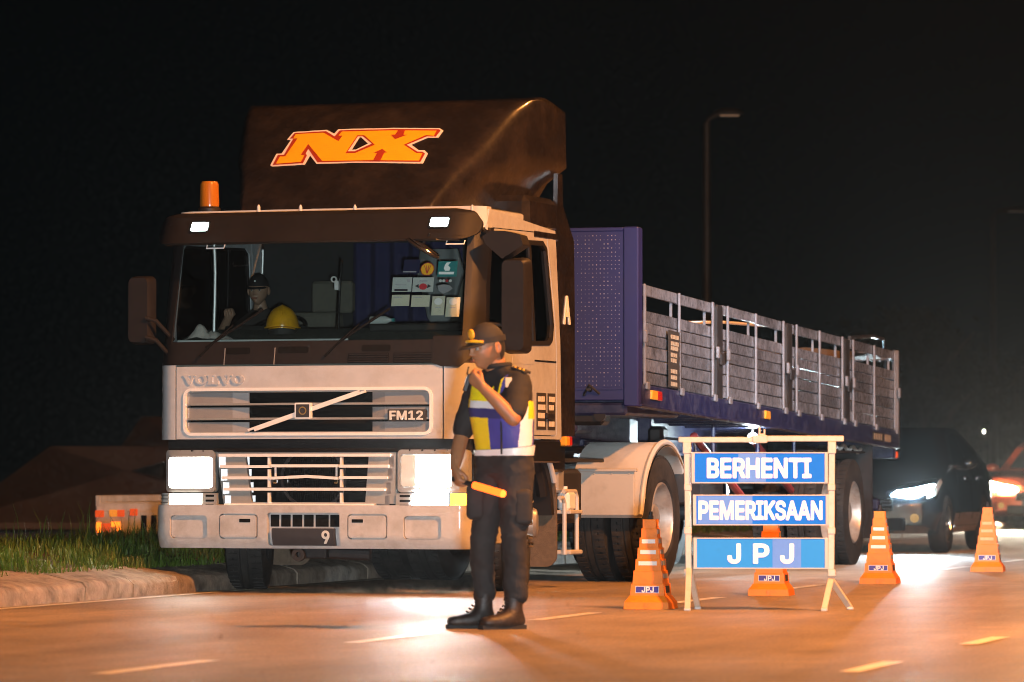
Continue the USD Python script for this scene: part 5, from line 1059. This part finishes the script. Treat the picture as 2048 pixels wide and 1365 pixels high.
# --- the driver behind the windscreen (in the frame of the tractor)
def tl(p): return T.o + T.u * p[0] + T.v * p[1] + np.array([0, 0, p[2]])
def tv(p): return T.u * p[0] + T.v * p[1] + np.array([0, 0, p[2]])
dh = T.front(517, 582, 1.22)
DX, DZ = float(dh[0]), float(dh[2]) - 1.5
drv = thing('person', 'person in dark cap driving behind the windscreen, one hand on the steering wheel', 'person', tl((DX, 1.3, 1.5)), T.deg)
D_ = {'p1': (-.1, .0, .1, .13), 'p2': (.1, .0, .1, .13), 'c1': (-.1, .0, .38, .12), 'c2': (.1, .0, .38, .12), 's1': (-.18, .0, .50, .06), 's2': (.18, .0, .50, .06), 'n': (0, -.03, .62, .055), 'n2': (0, -.05, .70, .052)}
wr = np.array(T.front(452, 622, .62)) - (DX, 1.3, 1.5)
D_.update({'e1': (-.30, -.22, .26, .045), 'm1': tuple((np.array((-.30, -.22, .26)) + wr) / 2) + (.040,), 'w1': (wr[0], wr[1] + .07, wr[2] - .03, .030), 'e2': (.30, -.2, .24, .045), 'w2': (.12, -.42, .36, .03)})
DB = [['p1', 'p2', 'c1', 'c2'], ['c1', 'c2', 's1', 's2'], ['s1', 's2', 'n'], ['n', 'n2'], ['s1', 'e1'], ['e1', 'm1'], ['m1', 'w1'], ['s2', 'e2'], ['e2', 'w2'], ['p1', 'h1'], ['p2', 'h2'], ['h1', 'k1'], ['h2', 'k2']]
D_.update({'h1': (-.1, -.1, .05, .1), 'h2': (.1, -.1, .05, .1), 'k1': (-.13, -.45, .08, .08), 'k2': (.13, -.45, .08, .08)})
hh = hand((wr[0], wr[1] + .07, wr[2] - .03), (.25, -.8, .45), (.2, -.35, -1), (50, 60, 40), 1.0, 1); addj(D_, DB, *hh, 'H_'); DB.append(['w1', 'H_w'])
h2 = hand((.12, -.42, .36), (.1, -.9, .3), (0, -.3, -1), (50, 60, 40), .95, -1); addj(D_, DB, *h2, 'K_'); DB.append(['w2', 'K_w'])
dhm, dput = head_mesh((0, -.08, .80), (.12, -1), .05, 1.0)
db = m3.Manifold.batch_boolean([mani(hulls(D_, DB, .022, 16, 5))] + [mani(q) for q in dhm.split(only_watertight=True)], m3.OpType.Add)
part(drv, 'body', tm(db), 'skin_driver', 60); eyes(drv, dput)
K = {k: (*v[:3], v[3] + .014) for k, v in D_.items()}
part(drv, 'shirt', hulls(K, [['p1', 'p2', 'c1', 'c2'], ['c1', 'c2', 's1', 's2'], ['s1', 's2', 'n'], ['s1', 'e1'], ['e1', 'm1'], ['s2', 'e2']], .03, 16, 4), 'driver_shirt', 60)
part(drv, 'trousers', hulls(K, [['p1', 'p2', 'h1', 'h2'], ['h1', 'k1'], ['h2', 'k2']], .04, 16, 4), 'driver_shirt', 60)
dc = part(drv, 'cap', dput(cap), 'cap_black', 60); part(dc, 'peak', dput(warp(ply, lambda V: V * (1, .85, 1))), 'cap_black', 60); part(dc, 'badge', dput(trimesh.creation.icosphere(2).apply_transform(np.diag([.008, .006, .008, 1])).apply_translation((0, -.098, .07))), 'trim_white')
# ================================================================== SMALL THINGS ON THE DASHBOARD
c = T.front(570, 655, .50)
hat = thing('hard_hat', 'scuffed yellow hard hat lying on the dashboard behind the windscreen', 'hard hat', tl((c[0], .45, dz(.45) + .035)), T.deg - 20)
dm = trimesh.creation.icosphere(4); V = np.asarray(dm.vertices); V = np.stack([V[:, 0] * .125, V[:, 1] * .145, V[:, 2] * .168], 1); V[:, 2] += .006 * np.exp(-(V[:, 0] / .02) ** 2) * (V[:, 2] > .05)
shell_ = trimesh.Trimesh(V, dm.faces).slice_plane((0, 0, .004), (0, 0, 1), cap=False)
hs = part(hat, 'shell', [shell_], 'helmet_yellow', 60)
part(hat, 'brim', [warp(extrude(affinity.scale(Point(0, 0).buffer(1, 20), .138, .165).difference(affinity.scale(Point(0, 0).buffer(1, 20), .118, .138)), .010, .03), lambda V: np.stack([V[:, 0], V[:, 1], V[:, 2] - .004 + .2 * np.clip(-V[:, 1] - .1, 0, 1)], 1)), warp(extrude(Polygon([(-.1, -.11), (-.06, -.185), (0, -.2), (.06, -.185), (.1, -.11)]), .008, .03), lambda V: np.stack([V[:, 0], V[:, 1], V[:, 2] - .006 - (V[:, 0] / .1) ** 2 * .01], 1))], 'helmet_yellow', 50)
part(hat, 'crown_ridge', tube([(0, .140 * math.sin(a), .166 * math.cos(a) + .004) for a in np.linspace(-1.0, 1.0, 13)], .008, 8), 'helmet_yellow', 60)
part(hat, 'headband', lathe([(.105, -.05), (.11, -.05), (.112, .02), (.107, .02), (.105, -.05)], 'z', 30), 'dash_dark', 60)
c = T.front(415, 676, .22)
rg = sheet(-.17, .19, -.09, .09, 0, 44, 26)
def fold(V):
    r = np.clip(1 - (V[:, 0] / .2) ** 2, 0, 1) * np.clip(1 - (V[:, 1] / .1) ** 2, 0, 1)
    h = r * (.075 * np.exp(-((V[:, 0] + .09) / .07) ** 2) + .05) * (.5 + 1.0 * meshkit.fbm(V * (16, 16, 1), 3, 21)) + .012 * np.abs(np.sin(V[:, 0] * 60 + 6 * meshkit.noise(V * 12, 2))) * r
    return np.stack([V[:, 0] + .02 * (meshkit.noise(V * 18, 4) - .5), V[:, 1] + .03 * (meshkit.noise(V * 15, 7) - .5), h + .004], 1)
rag = thing('rag', 'crumpled pale cloth lying on the dashboard in the left corner of the windscreen', 'cloth', tl((c[0], .26, dz(.26) - .01)), T.deg)
part(rag, 'cloth', warp(rg, fold), 'rag_cloth', True)
c = T.front(742, 641, .3)
cup = thing('bottle', 'small clear bottle lying on the dashboard right of the middle rod', 'bottle', tl((c[0], .50, 2.03)), T.deg)
part(cup, 'bottle_body', lathe([(0, -.08), (.03, -.08), (.032, -.07), (.032, .04), (.015, .075), (.012, .09), (0, .09)], 'x', 18), 'clear_lens', 40); part(cup, 'bottle_cap', lathe([(0, .09), (.015, .09), (.015, .11), (0, .11)], 'x', 14), 'teal_print')
b_ = T.front(600, 684, .2); pap = single('paper_strip', move(cbox(-.32, .32, -.04, .04, 0, .003), (0, 0, 0)), 'paper_white', 'long worn paper strip lying along the foot of the windscreen', 'paper')
x_ = UsdGeom.Xformable(stage.GetPrimAtPath(pap)); x_.AddTranslateOp().Set(Gf.Vec3d(*map(float, tl((b_[0], .17, dz(.17) + .012))))); x_.AddRotateZOp().Set(-T.deg)

# ================================================================== CONES
tiers = [(.575, .052), (.545, .060), (.500, .066)]
def cone(label, loc, yaw, worn=False, stripes=True):
    t = thing('traffic_cone', label, 'traffic cone', loc, yaw, 'orange stepped cones along the lane')
    H_, hb_, ht = .60, .128, .046
    def sq(z0, z1, w0, w1): 
        V = [(sx * w, sy * w, z) for z, w in ((z0, w0), (z1, w1)) for sx, sy in ((-1, -1), (1, -1), (1, 1), (-1, 1))]; return trimesh.convex.convex_hull(np.array(V))
    half = lambda z: np.interp(z, [.0, .09, .575], [.135, .112, .036])
    body = []; zs = [.085, .165, .25, .325, .40, .465, .525, .585]
    for k in range(7):
        z0, z1 = zs[k], zs[k + 1]; w0, w1 = half(z0), half(z1); body.append(sq(z0 - (.002 if k else 0), z1, w0 + .000, w1 + .0075))
        body.append(sq(z1 - .004, z1, w1 + .009, w1 + .0075))
    b = part(t, 'cone_body', [tm(m3.Manifold.batch_boolean([mani(q) for q in body], m3.OpType.Add))], 'cone_orange', 20)
    part(t, 'cone_base', [tm(m3.Manifold.batch_boolean([mani(sq(.0, .045, .150, .145)), mani(sq(.045, .088, .145, .116))], m3.OpType.Add)), cbox(-.012, .012, -.152, -.147, .0, .04, .003)], 'cone_orange', 20)
    part(t, 'cone_cap', [cbox(-.016, .016, -.016, .016, .583, .61, .004), lathe([(0, .60), (.013, .60), (.013, .635), (0, .635)], 'z', 12)], 'black_plastic')
    def fq(z0, z1, xw0, xw1, off, th, rotk=0):  # a strip lying on the sloping front face
        def y(z):
            k = min(6, max(0, int(np.searchsorted(zs, (z0 + z1) / 2) - 1))); a, b2 = zs[k], zs[k + 1]; return -np.interp(z, [a, b2], [half(a), half(b2) + .0075]) - off
        V = []
        for d_ in (0, th):
            V += [(xw0, y(z0) - d_, z0), (xw1, y(z0) - d_, z0), (xw1, y(z1) - d_, z1), (xw0, y(z1) - d_, z1)]
        m = trimesh.Trimesh(V, [[4, 5, 6], [4, 6, 7], [0, 2, 1], [0, 3, 2], [0, 1, 5], [0, 5, 4], [1, 2, 6], [1, 6, 5], [2, 3, 7], [2, 7, 6], [3, 0, 4], [3, 4, 7]], process=False)
        return rot(m, 90 * rotk, (0, 0, 1))
    if stripes:
        for z in (.285, .358, .428):
            w_ = half(z) * .78; part(b, 'reflective_strip', fq(z, z + .026, -w_, w_ * .92, .001, .001), 'cone_tape_worn' if worn else 'cone_tape', False)
    for z in (.20, .285, .358, .428, .49):
        w_ = half(z) * .7; part(b, 'side_reflector', fq(z, z + .030, -w_, w_, .001, .001, 1), 'galvanised', False)
    z0, z1 = .105, .150; w_ = .078
    bd = part(b, 'badge', fq(z0, z1, -w_, w_, .001, .0012), 'sign_white', False); part(bd, 'badge_field', fq(z0 + .003, z1 - .003, -w_ + .003, w_ - .003, .0022, .0008), 'cone_badge', False)
    part(b, 'side_badge', fq(z0, z1, -.06, .06, .001, .0012, 1), 'decal_dark', False)
    tx = text_poly('JPJ', .080, .036, fat=.01); V = np.asarray(tx.vertices); zz = V[:, 2] + .109
    yy = -np.interp(zz, [zs[0], zs[1]], [half(zs[0]), half(zs[1]) + .0075]) - .0031 + V[:, 1] * .0012
    part(bd, 'badge_letters', trimesh.Trimesh(np.stack([V[:, 0] - .036, yy, zz], 1), tx.faces, process=False), 'sign_white', False)
    return t
def gl(px, py, dx=0, dy=.14): g_ = ground(px, py); return (g_[0] + dx, g_[1] + dy, 0)
cone('orange stepped cone with three white strips, nearest, left of the blue sign', gl(1303, 1219), 14)
cone('orange stepped cone standing behind the blue sign boards', gl(1545, 1192), 12, stripes=False)
cone('orange stepped cone with white strips between the sign and the black car', gl(1763, 1168), 12)
cone('orange stepped cone with dull worn strips beside the front wheel of the black car', gl(1979, 1144), 10, worn=True)

# ================================================================== THE SIGN
sg0 = ground(1523, 1221); SYW = 4
sign = thing('checkpoint_sign', 'cream tube frame stand with three blue boards reading BERHENTI PEMERIKSAAN JPJ', 'sign', (sg0[0], sg0[1], 0), SYW)
SF = Frame((sg0[0], sg0[1], 0), SYW); X = lambda px: float(SF.front(px, 1000, 0)[0]); Zs = lambda py: float(SF.front(1523, py, 0)[2])
xl, xr, ztop = X(1374), X(1664), Zs(880)
def sqtube(a, b, r=.021): return cbox(min(a[0], b[0]) - r, max(a[0], b[0]) + r, a[1] - r, a[1] + r, min(a[2], b[2]), max(a[2], b[2]), .004)
for x, dx in ((xl, .012), (xr, -.008)):
    m = tm(mani(sqtube((x, 0, .24), (x, 0, ztop - .02))).refine_to_length(.2)); V = np.asarray(m.vertices).copy(); V[:, 0] += dx * (1 - V[:, 2] / ztop) * 1.2; m.vertices = V
    po = part(sign, 'post', m, 'sign_tube', 30)
    for z in (Zs(975), Zs(1062), Zs(1146)): part(po, 'sleeve', cbox(x + dx * .5 - .025, x + dx * .5 + .025, -.026, .026, z - .022, z + .022, .004), 'sign_tube')
    part(po, 'corner_sleeve', cbox(x - .027, x + .027, -.027, .027, ztop - .09, ztop - .012, .004), 'sign_tube')
tilt_ = .010
tb = part(sign, 'top_bar', [cbox(X(1357), X(1508), -.02, .02, ztop - .018, ztop + .018, .004), cbox(X(1500), X(1688), -.017, .017, ztop - .012, ztop + .026, .004)], 'sign_tube')
part(tb, 'bar_sleeve', cbox(X(1505), X(1535), -.025, .025, ztop - .022, ztop + .030, .004), 'sign_tube')
part(tb, 'lamp_hook', [cbox(X(1517), X(1521), -.012, .012, ztop + .02, ztop + .085, .003), cbox(X(1517), X(1531), -.012, .012, ztop + .025, ztop + .04, .003), cbox(X(1527), X(1531), -.012, .012, ztop + .03, ztop + .068, .003)], 'sign_tube')
def leg(a, b, nm='leg'):
    a, b = np.array(a, float), np.array(b, float); d_ = b - a; L_ = np.linalg.norm(d_); m = cbox(-.019, .019, -.012, .012, 0, L_, .003)
    z = d_ / L_; x = np.array([1.0, 0, 0]); y = np.cross(z, x); y /= np.linalg.norm(y); x = np.cross(y, z); M = np.eye(4); M[:3, :3] = np.stack([x, y, z], 1); M[:3, 3] = a; m.apply_transform(M)
    lg_ = part(sign, 'leg', m, 'sign_tube', 30); part(lg_, 'foot', cbox(b[0] - .022, b[0] + .022, b[1] - .03, b[1] + .03, 0, .018, .004), 'sign_edge')
xa, xb = xl + .012, xr - .008
leg((xa, -.012, .27), (X(1376), -.16, .012)); leg((xa, .012, .27), (X(1394), .17, .012)); leg((xb, -.012, .20), (X(1648), -.16, .012)); leg((xb, .012, .20), (X(1700), .18, .012))
for (txt, y0, y1, tx0, tx1, ty0, ty1, xs) in (('BERHENTI', 966, 906, 1414, 1623, 957, 916, (1383, 1656)), ('PEMERIKSAAN', 1050, 991, 1397, 1645, 1041, 1001, (1386, 1658)), ('JPJ', 1137, 1077, 0, 0, 1128, 1087, (1387, 1656))):
    z0, z1 = Zs(y0), Zs(y1); a, b = X(xs[0]), X(xs[1])
    bo = part(sign, 'board', [cbox(a, b, -.036, -.024, z0, z1, .002)] , 'sign_blue_light' if txt == 'JPJ' else 'sign_blue')
    part(bo, 'board_back', cbox(a + .002, b - .002, -.0235, -.021, z0 + .002, z1 - .002), 'sign_back')
    for q in (a - .0, b - .022): part(bo, 'end_strip', cbox(q, q + .022, -.041, -.020, z0 + .002, z1 - .002, .002), 'sign_edge')
    part(bo, 'edge_rail', [cbox(a, b, -.0395, -.0205, z1 - .004, z1 + .004, .001), cbox(a, b, -.0395, -.0205, z0 - .004, z0 + .004, .001)], 'sign_edge')
    if txt == 'BERHENTI': part(bo, 'faded_sheet', cbox(X(1477), X(1532), -.0372, -.0362, z0 + .006, z1 - .006), 'sign_blue_pale', False)
    if txt == 'PEMERIKSAAN': part(bo, 'faded_sheet', cbox(X(1396), X(1505), -.0372, -.0362, z0 + .006, z1 - .006), 'sign_blue_pale', False)
    if txt == 'JPJ': part(bo, 'faded_sheet', cbox(X(1545), X(1602), -.0372, -.0362, z0 + .006, z1 - .006), 'sign_blue_pale', False)
    zt0, zt1 = Zs(ty0), Zs(ty1)
    if txt == 'JPJ':
        for ch_, p0, p1 in (('J', 1455, 1482), ('P', 1506, 1539), ('J', 1560, 1588)): part(bo, 'lettering', text_on(ch_, X(p0), zt0, X(p1) - X(p0), zt1 - zt0, -.0374, .002, fat=.03), 'sign_white', False)
    else: part(bo, 'lettering', text_on(txt, X(tx0), zt0, X(tx1) - X(tx0), zt1 - zt0, -.0374, .002, fat=.035), 'sign_white', False)

# ================================================================== VEHICLES IN THE BACKGROUND
def car(label, loc, yaw, paint, lampm, lens=1.0, group=None):
    t = thing('car', label, 'car', loc, yaw)
    Lc, Wc = 4.45, .87
    side = Polygon([(0.02, .32), (0, .55), (.10, .72), (.55, .86), (1.25, .97), (1.95, 1.36), (2.35, 1.44), (2.95, 1.43), (3.65, 1.18), (4.05, 1.04), (4.42, .98), (Lc, .6), (Lc - .05, .30), (3.9, .24), (.5, .22)])
    side = side.buffer(-.04).buffer(.04)
    wells = [(.86, .33), (3.42, .33)]
    for y, z in wells: side = side.difference(Point(y, z).buffer(.385, 20))
    def shape(V):   # V: y, z, x in -1..1
        y, z, x = V[:, 0], V[:, 1], V[:, 2]
        w = np.interp(z, [.2, .45, .85, 1.0, 1.45], [.94, 1.0, .97, .92, .66]) * np.interp(y, [0, .25, .7, 3.6, 4.2, Lc], [.78, .92, 1, 1, .95, .84])
        return np.stack([x * Wc * w, y + .10 * x ** 2 * np.clip(1 - y / .8, 0, 1) , z], 1)
    m = extrude(side, 2.0, .11); bm = warp(m, lambda V: shape(V - (0, 0, 1.0))); 
    if bm.volume < 0: bm.invert()
    b = part(t, 'body', bm, paint, 38)
    glass = Polygon([(1.42, .99), (2.02, 1.33), (2.40, 1.385), (2.92, 1.375), (3.52, 1.14), (3.48, 1.02), (2.4, .97)])
    for s in (1, -1):
        def on(g_, off, res=.1): return warp(extrude(g_, 1.0, res), lambda V: (lambda q: q + np.stack([s * (off + .006 * (V[:, 2] - .5)), 0 * V[:, 0], 0 * V[:, 0]], 1))(shape(np.stack([V[:, 0], V[:, 1], np.full(len(V), s * 1.0)], 1))))
        wn = part(b, 'side_window', on(glass, .003), 'car_glass', 40)
        part(b, 'window_trim', on(glass.buffer(.022).difference(glass.buffer(-.012)), .007), 'car_trim', 40)
        part(b, 'door_pillar', on(Polygon([(2.42, .98), (2.50, .98), (2.62, 1.39), (2.55, 1.39)]), .009), paint, 40)
        part(b, 'door_seam', on(unary_union([sbox(1.55, .38, 1.565, .97), sbox(2.48, .38, 2.495, .97), sbox(3.25, .62, 3.265, 1.0)]), .001), 'recess_black', 40)
        for y in (2.28, 3.10): part(b, 'door_handle', on(rrect(y, y + .17, .84, .875, .01), .02), 'car_trim', 40)
        part(b, 'sill_trim', on(sbox(1.35, .285, 2.95, .305), .006), 'car_trim', 40)
        hlp = Polygon([(.10, .62), (.12, .70), (.50, .84), (.55, .80), (.30, .66)])
        lp = part(t, 'headlamp', on(hlp, .004, .05), 'clear_lens', 40)
        part(lp, 'lit_lens', [warp(extrude(Polygon([(.34, .655), (.40, .70), (.62, .735), (.79, .775), (.77, .70), (.62, .66)]).buffer(.008), .05, .05), lambda V: np.stack([s * V[:, 0], .10 + .9 * np.clip(V[:, 0] - .55, 0, 1) ** 1.3 + V[:, 2] - .03, V[:, 1]], 1))], lampm)
        part(b, 'wing_mirror', [move(trimesh.creation.icosphere(2).apply_transform(np.diag([.11, .07, .065, 1])), (s * .97, 1.50, 1.02)), cbox(min(s * .8, s * .93), max(s * .8, s * .93), 1.5, 1.55, .96, 1.0, .01)], paint, 50)
    for s in (1, -1):
        for y, z in wells:
            ty = [(.21, -.09), (.30, -.10), (.325, -.075), (.33, -.05), (.33, .05), (.325, .075), (.30, .10), (.21, .09), (.21, -.09)]
            w = part(t, 'wheel', move(lathe(ty, 'x', 40), (s * .76, y, .33)), 'tyre', 40)
            sp = [lathe([(.215, .05), (.215, .09), (.20, .092), (.19, .06), (.19, .0), (.215, 0), (.215, .05)], 'x', 36)] + [rot(cbox(.05, .075, -.022, .022, .03, .20, .006), a, (1, 0, 0)) for a in range(0, 360, 36)] + [lathe([(0, .09), (.045, .088), (.05, .04), (0, .04)], 'x', 16)]
            q = join(sp); q = q if s > 0 else flip(q); part(w, 'rim', move(q, (s * .76, y, .33)), 'car_trim', 40)
    wsc = Polygon([(-.66, 1.0), (.66, 1.0), (.50, 1.34), (-.50, 1.34)])
    part(b, 'windscreen', warp(extrude(wsc, 1.0, .1), lambda V: np.stack([V[:, 0], np.interp(V[:, 1], [1.0, 1.34], [1.27, 1.88]) - .015 + .008 * V[:, 2] + .12 * V[:, 0] ** 2, V[:, 1] + .012], 1)), 'car_glass', 40)
    gr_ = part(b, 'front_grille', [cbox(-.36, .36, .005, .06, .48, .62, .02)], 'recess_black'); part(gr_, 'grille_bar', [cbox(-.35, .35, -.004, .03, z, z + .012, .003) for z in (.50, .54, .58)], 'car_trim')
    part(b, 'lower_intake', [cbox(-.5, .5, .015, .06, .26, .40, .02)], 'recess_black')
    part(b, 'front_plate', [cbox(-.25, .25, -.012, .01, .40, .48, .004)], 'print_dark')
    for s in (1, -1): part(b, 'fog_lamp', lathe([(0, 0), (.05, 0), (.05, .03), (0, .03)], 'y', 14).apply_transform(trimesh.transformations.rotation_matrix(math.pi, (1, 0, 0))).apply_translation((s * .60, .085, .40)), 'hose_gold')
    return t
hub = ground(1888, 1106); CF = Frame((0, 0, 0), 15)
co = hub - CF.u * .80 - CF.v * .86
black = car('black car with one cold white headlamp shining, half hidden behind the trailer tail', (co[0], co[1], 0), 15, 'car_black', 'car_lamp_glow')
rc = at(2062, 955, 74); car('reddish car with glaring headlamps at the right edge behind the black car', (rc[0] + .1, 74, 0), 15, 'car_red', 'far_lamp_glow')

# flatbed lorry seen from behind on the other carriageway
lb = at(190, 1050, 48); LF_ = Frame((lb[0], 48, -.45), 14.5)
fl = thing('flatbed_lorry', 'pale flatbed lorry seen from behind with lit orange and red tail lamps beyond the grass', 'lorry', LF_.o, 14.5)
part(fl, 'deck', [cbox(0, 2.3, 0, 5.5, .93, 1.05, .02), cbox(.0, .06, .0, 5.5, 1.0, 1.12, .01)], 'lorry_white')
rp_ = part(fl, 'rear_panel', [cbox(0, 2.3, -.02, .06, .50, .96, .02)], 'lorry_white')
for (a, b, c0, c1, mm) in ((155 + 34, 206, 1021, 1035, 'tail_glow_dim'), (217, 232, 1020, 1034, 'tail_glow_amber'), (233, 247, 1020, 1034, 'tail_glow_dim'), (258, 273, 1018, 1032, 'tail_glow_dim'), (191, 200, 1045, 1066, 'tail_glow'), (220, 239, 1044, 1054, 'tail_glow'), (231, 239, 1054, 1063, 'tail_glow'), (201, 219, 1047, 1064, 'tail_glow_dim')):
    p0, p1 = LF_.front(a, c1, -.03), LF_.front(b, c0, -.03); part(rp_, 'tail_lamp', cbox(p0[0] + .01, p1[0] + .01, -.045, -.015, p0[2], p1[2], .008), mm)
for px in (282, 302):
    p0 = LF_.front(px, 1050, -.03); part(rp_, 'dark_recess', cbox(p0[0], p0[0] + .06, -.03, -.015, p0[2] - .1, p0[2] + .1, .01), 'recess_black')
part(fl, 'chassis', [cbox(.6, .72, .1, 8, .6, .9, .01), cbox(1.58, 1.7, .1, 8, .6, .9, .01)], 'black_steel')
part(fl, 'cab', [cbox(.15, 2.15, 6.0, 7.6, .6, 2.5, .12)], 'lorry_white'); part(fl, 'rear_window', cbox(.6, 1.7, 5.985, 6.0, 1.6, 2.1, .01), 'car_glass')
for x in (.18, 2.12):
    for y in (1.3, 6.9): w = part(fl, 'wheel', lathe([(.25, -.12), (.42, -.12), (.45, -.08), (.45, .08), (.42, .12), (.25, .12), (.25, -.12)], 'x', 28).apply_translation((x, y, .45)), 'tyre'); part(w, 'rim', lathe([(0, .04), (.15, .05), (.25, .1), (.25, -.1), (0, -.04)], 'x', 24).apply_translation((x, y, .45)), 'rim_silver')

# a far lit lamp above the car
fp_ = at(1968, 862, 190); fs = thing('lamp_post', 'tiny far lit lamp shining above the roof of the black car', 'lamp post', (fp_[0], 190, 0))
part(fs, 'pole', cyl((0, 0, 0), (0, 0, fp_[2] - .05), .05, 8), 'pole_grey'); part(fs, 'lit_lamp', trimesh.creation.icosphere(1).apply_transform(np.diag([.035, .035, .06, 1])).apply_translation((0, 0, fp_[2])), 'far_lamp_glow')

# beams of the lit vehicle lamps
c15 = CF
hlw = np.array([co[0], co[1], 0]) + CF.u * .62 + CF.v * .05 + np.array([0, 0, .70])
sphere_light('car_beam', hlw - CF.v * .06, .05, (.80, .94, 1.0), 520, 34, hlw - CF.v * 11 + CF.u * .2 - np.array([0, 0, .72]), .6)
wk = R.o + R.u * 1.10 + R.v * 4.50 + np.array([0, 0, 1.205]); sphere_light('work_lamp_beam', wk, .03, (.78, .95, 1.0), 9)
for sx_, pw in ((-1.0, 45), (.92, 230)):
    q = tl((sx_, -.10, .88)); sphere_light('truck_beam', q, .06, (1.0, .95, .86), pw, 11, (q[0] * .5, 0, 1.5), .9)
rcl = np.array([rc[0] + .1, 74, .72]) + CF.u * .3 - CF.v * .1; sphere_light('far_car_beam', rcl, .08, (1.0, .90, .74), 1300, 60, rcl - CF.v * 10, .5)
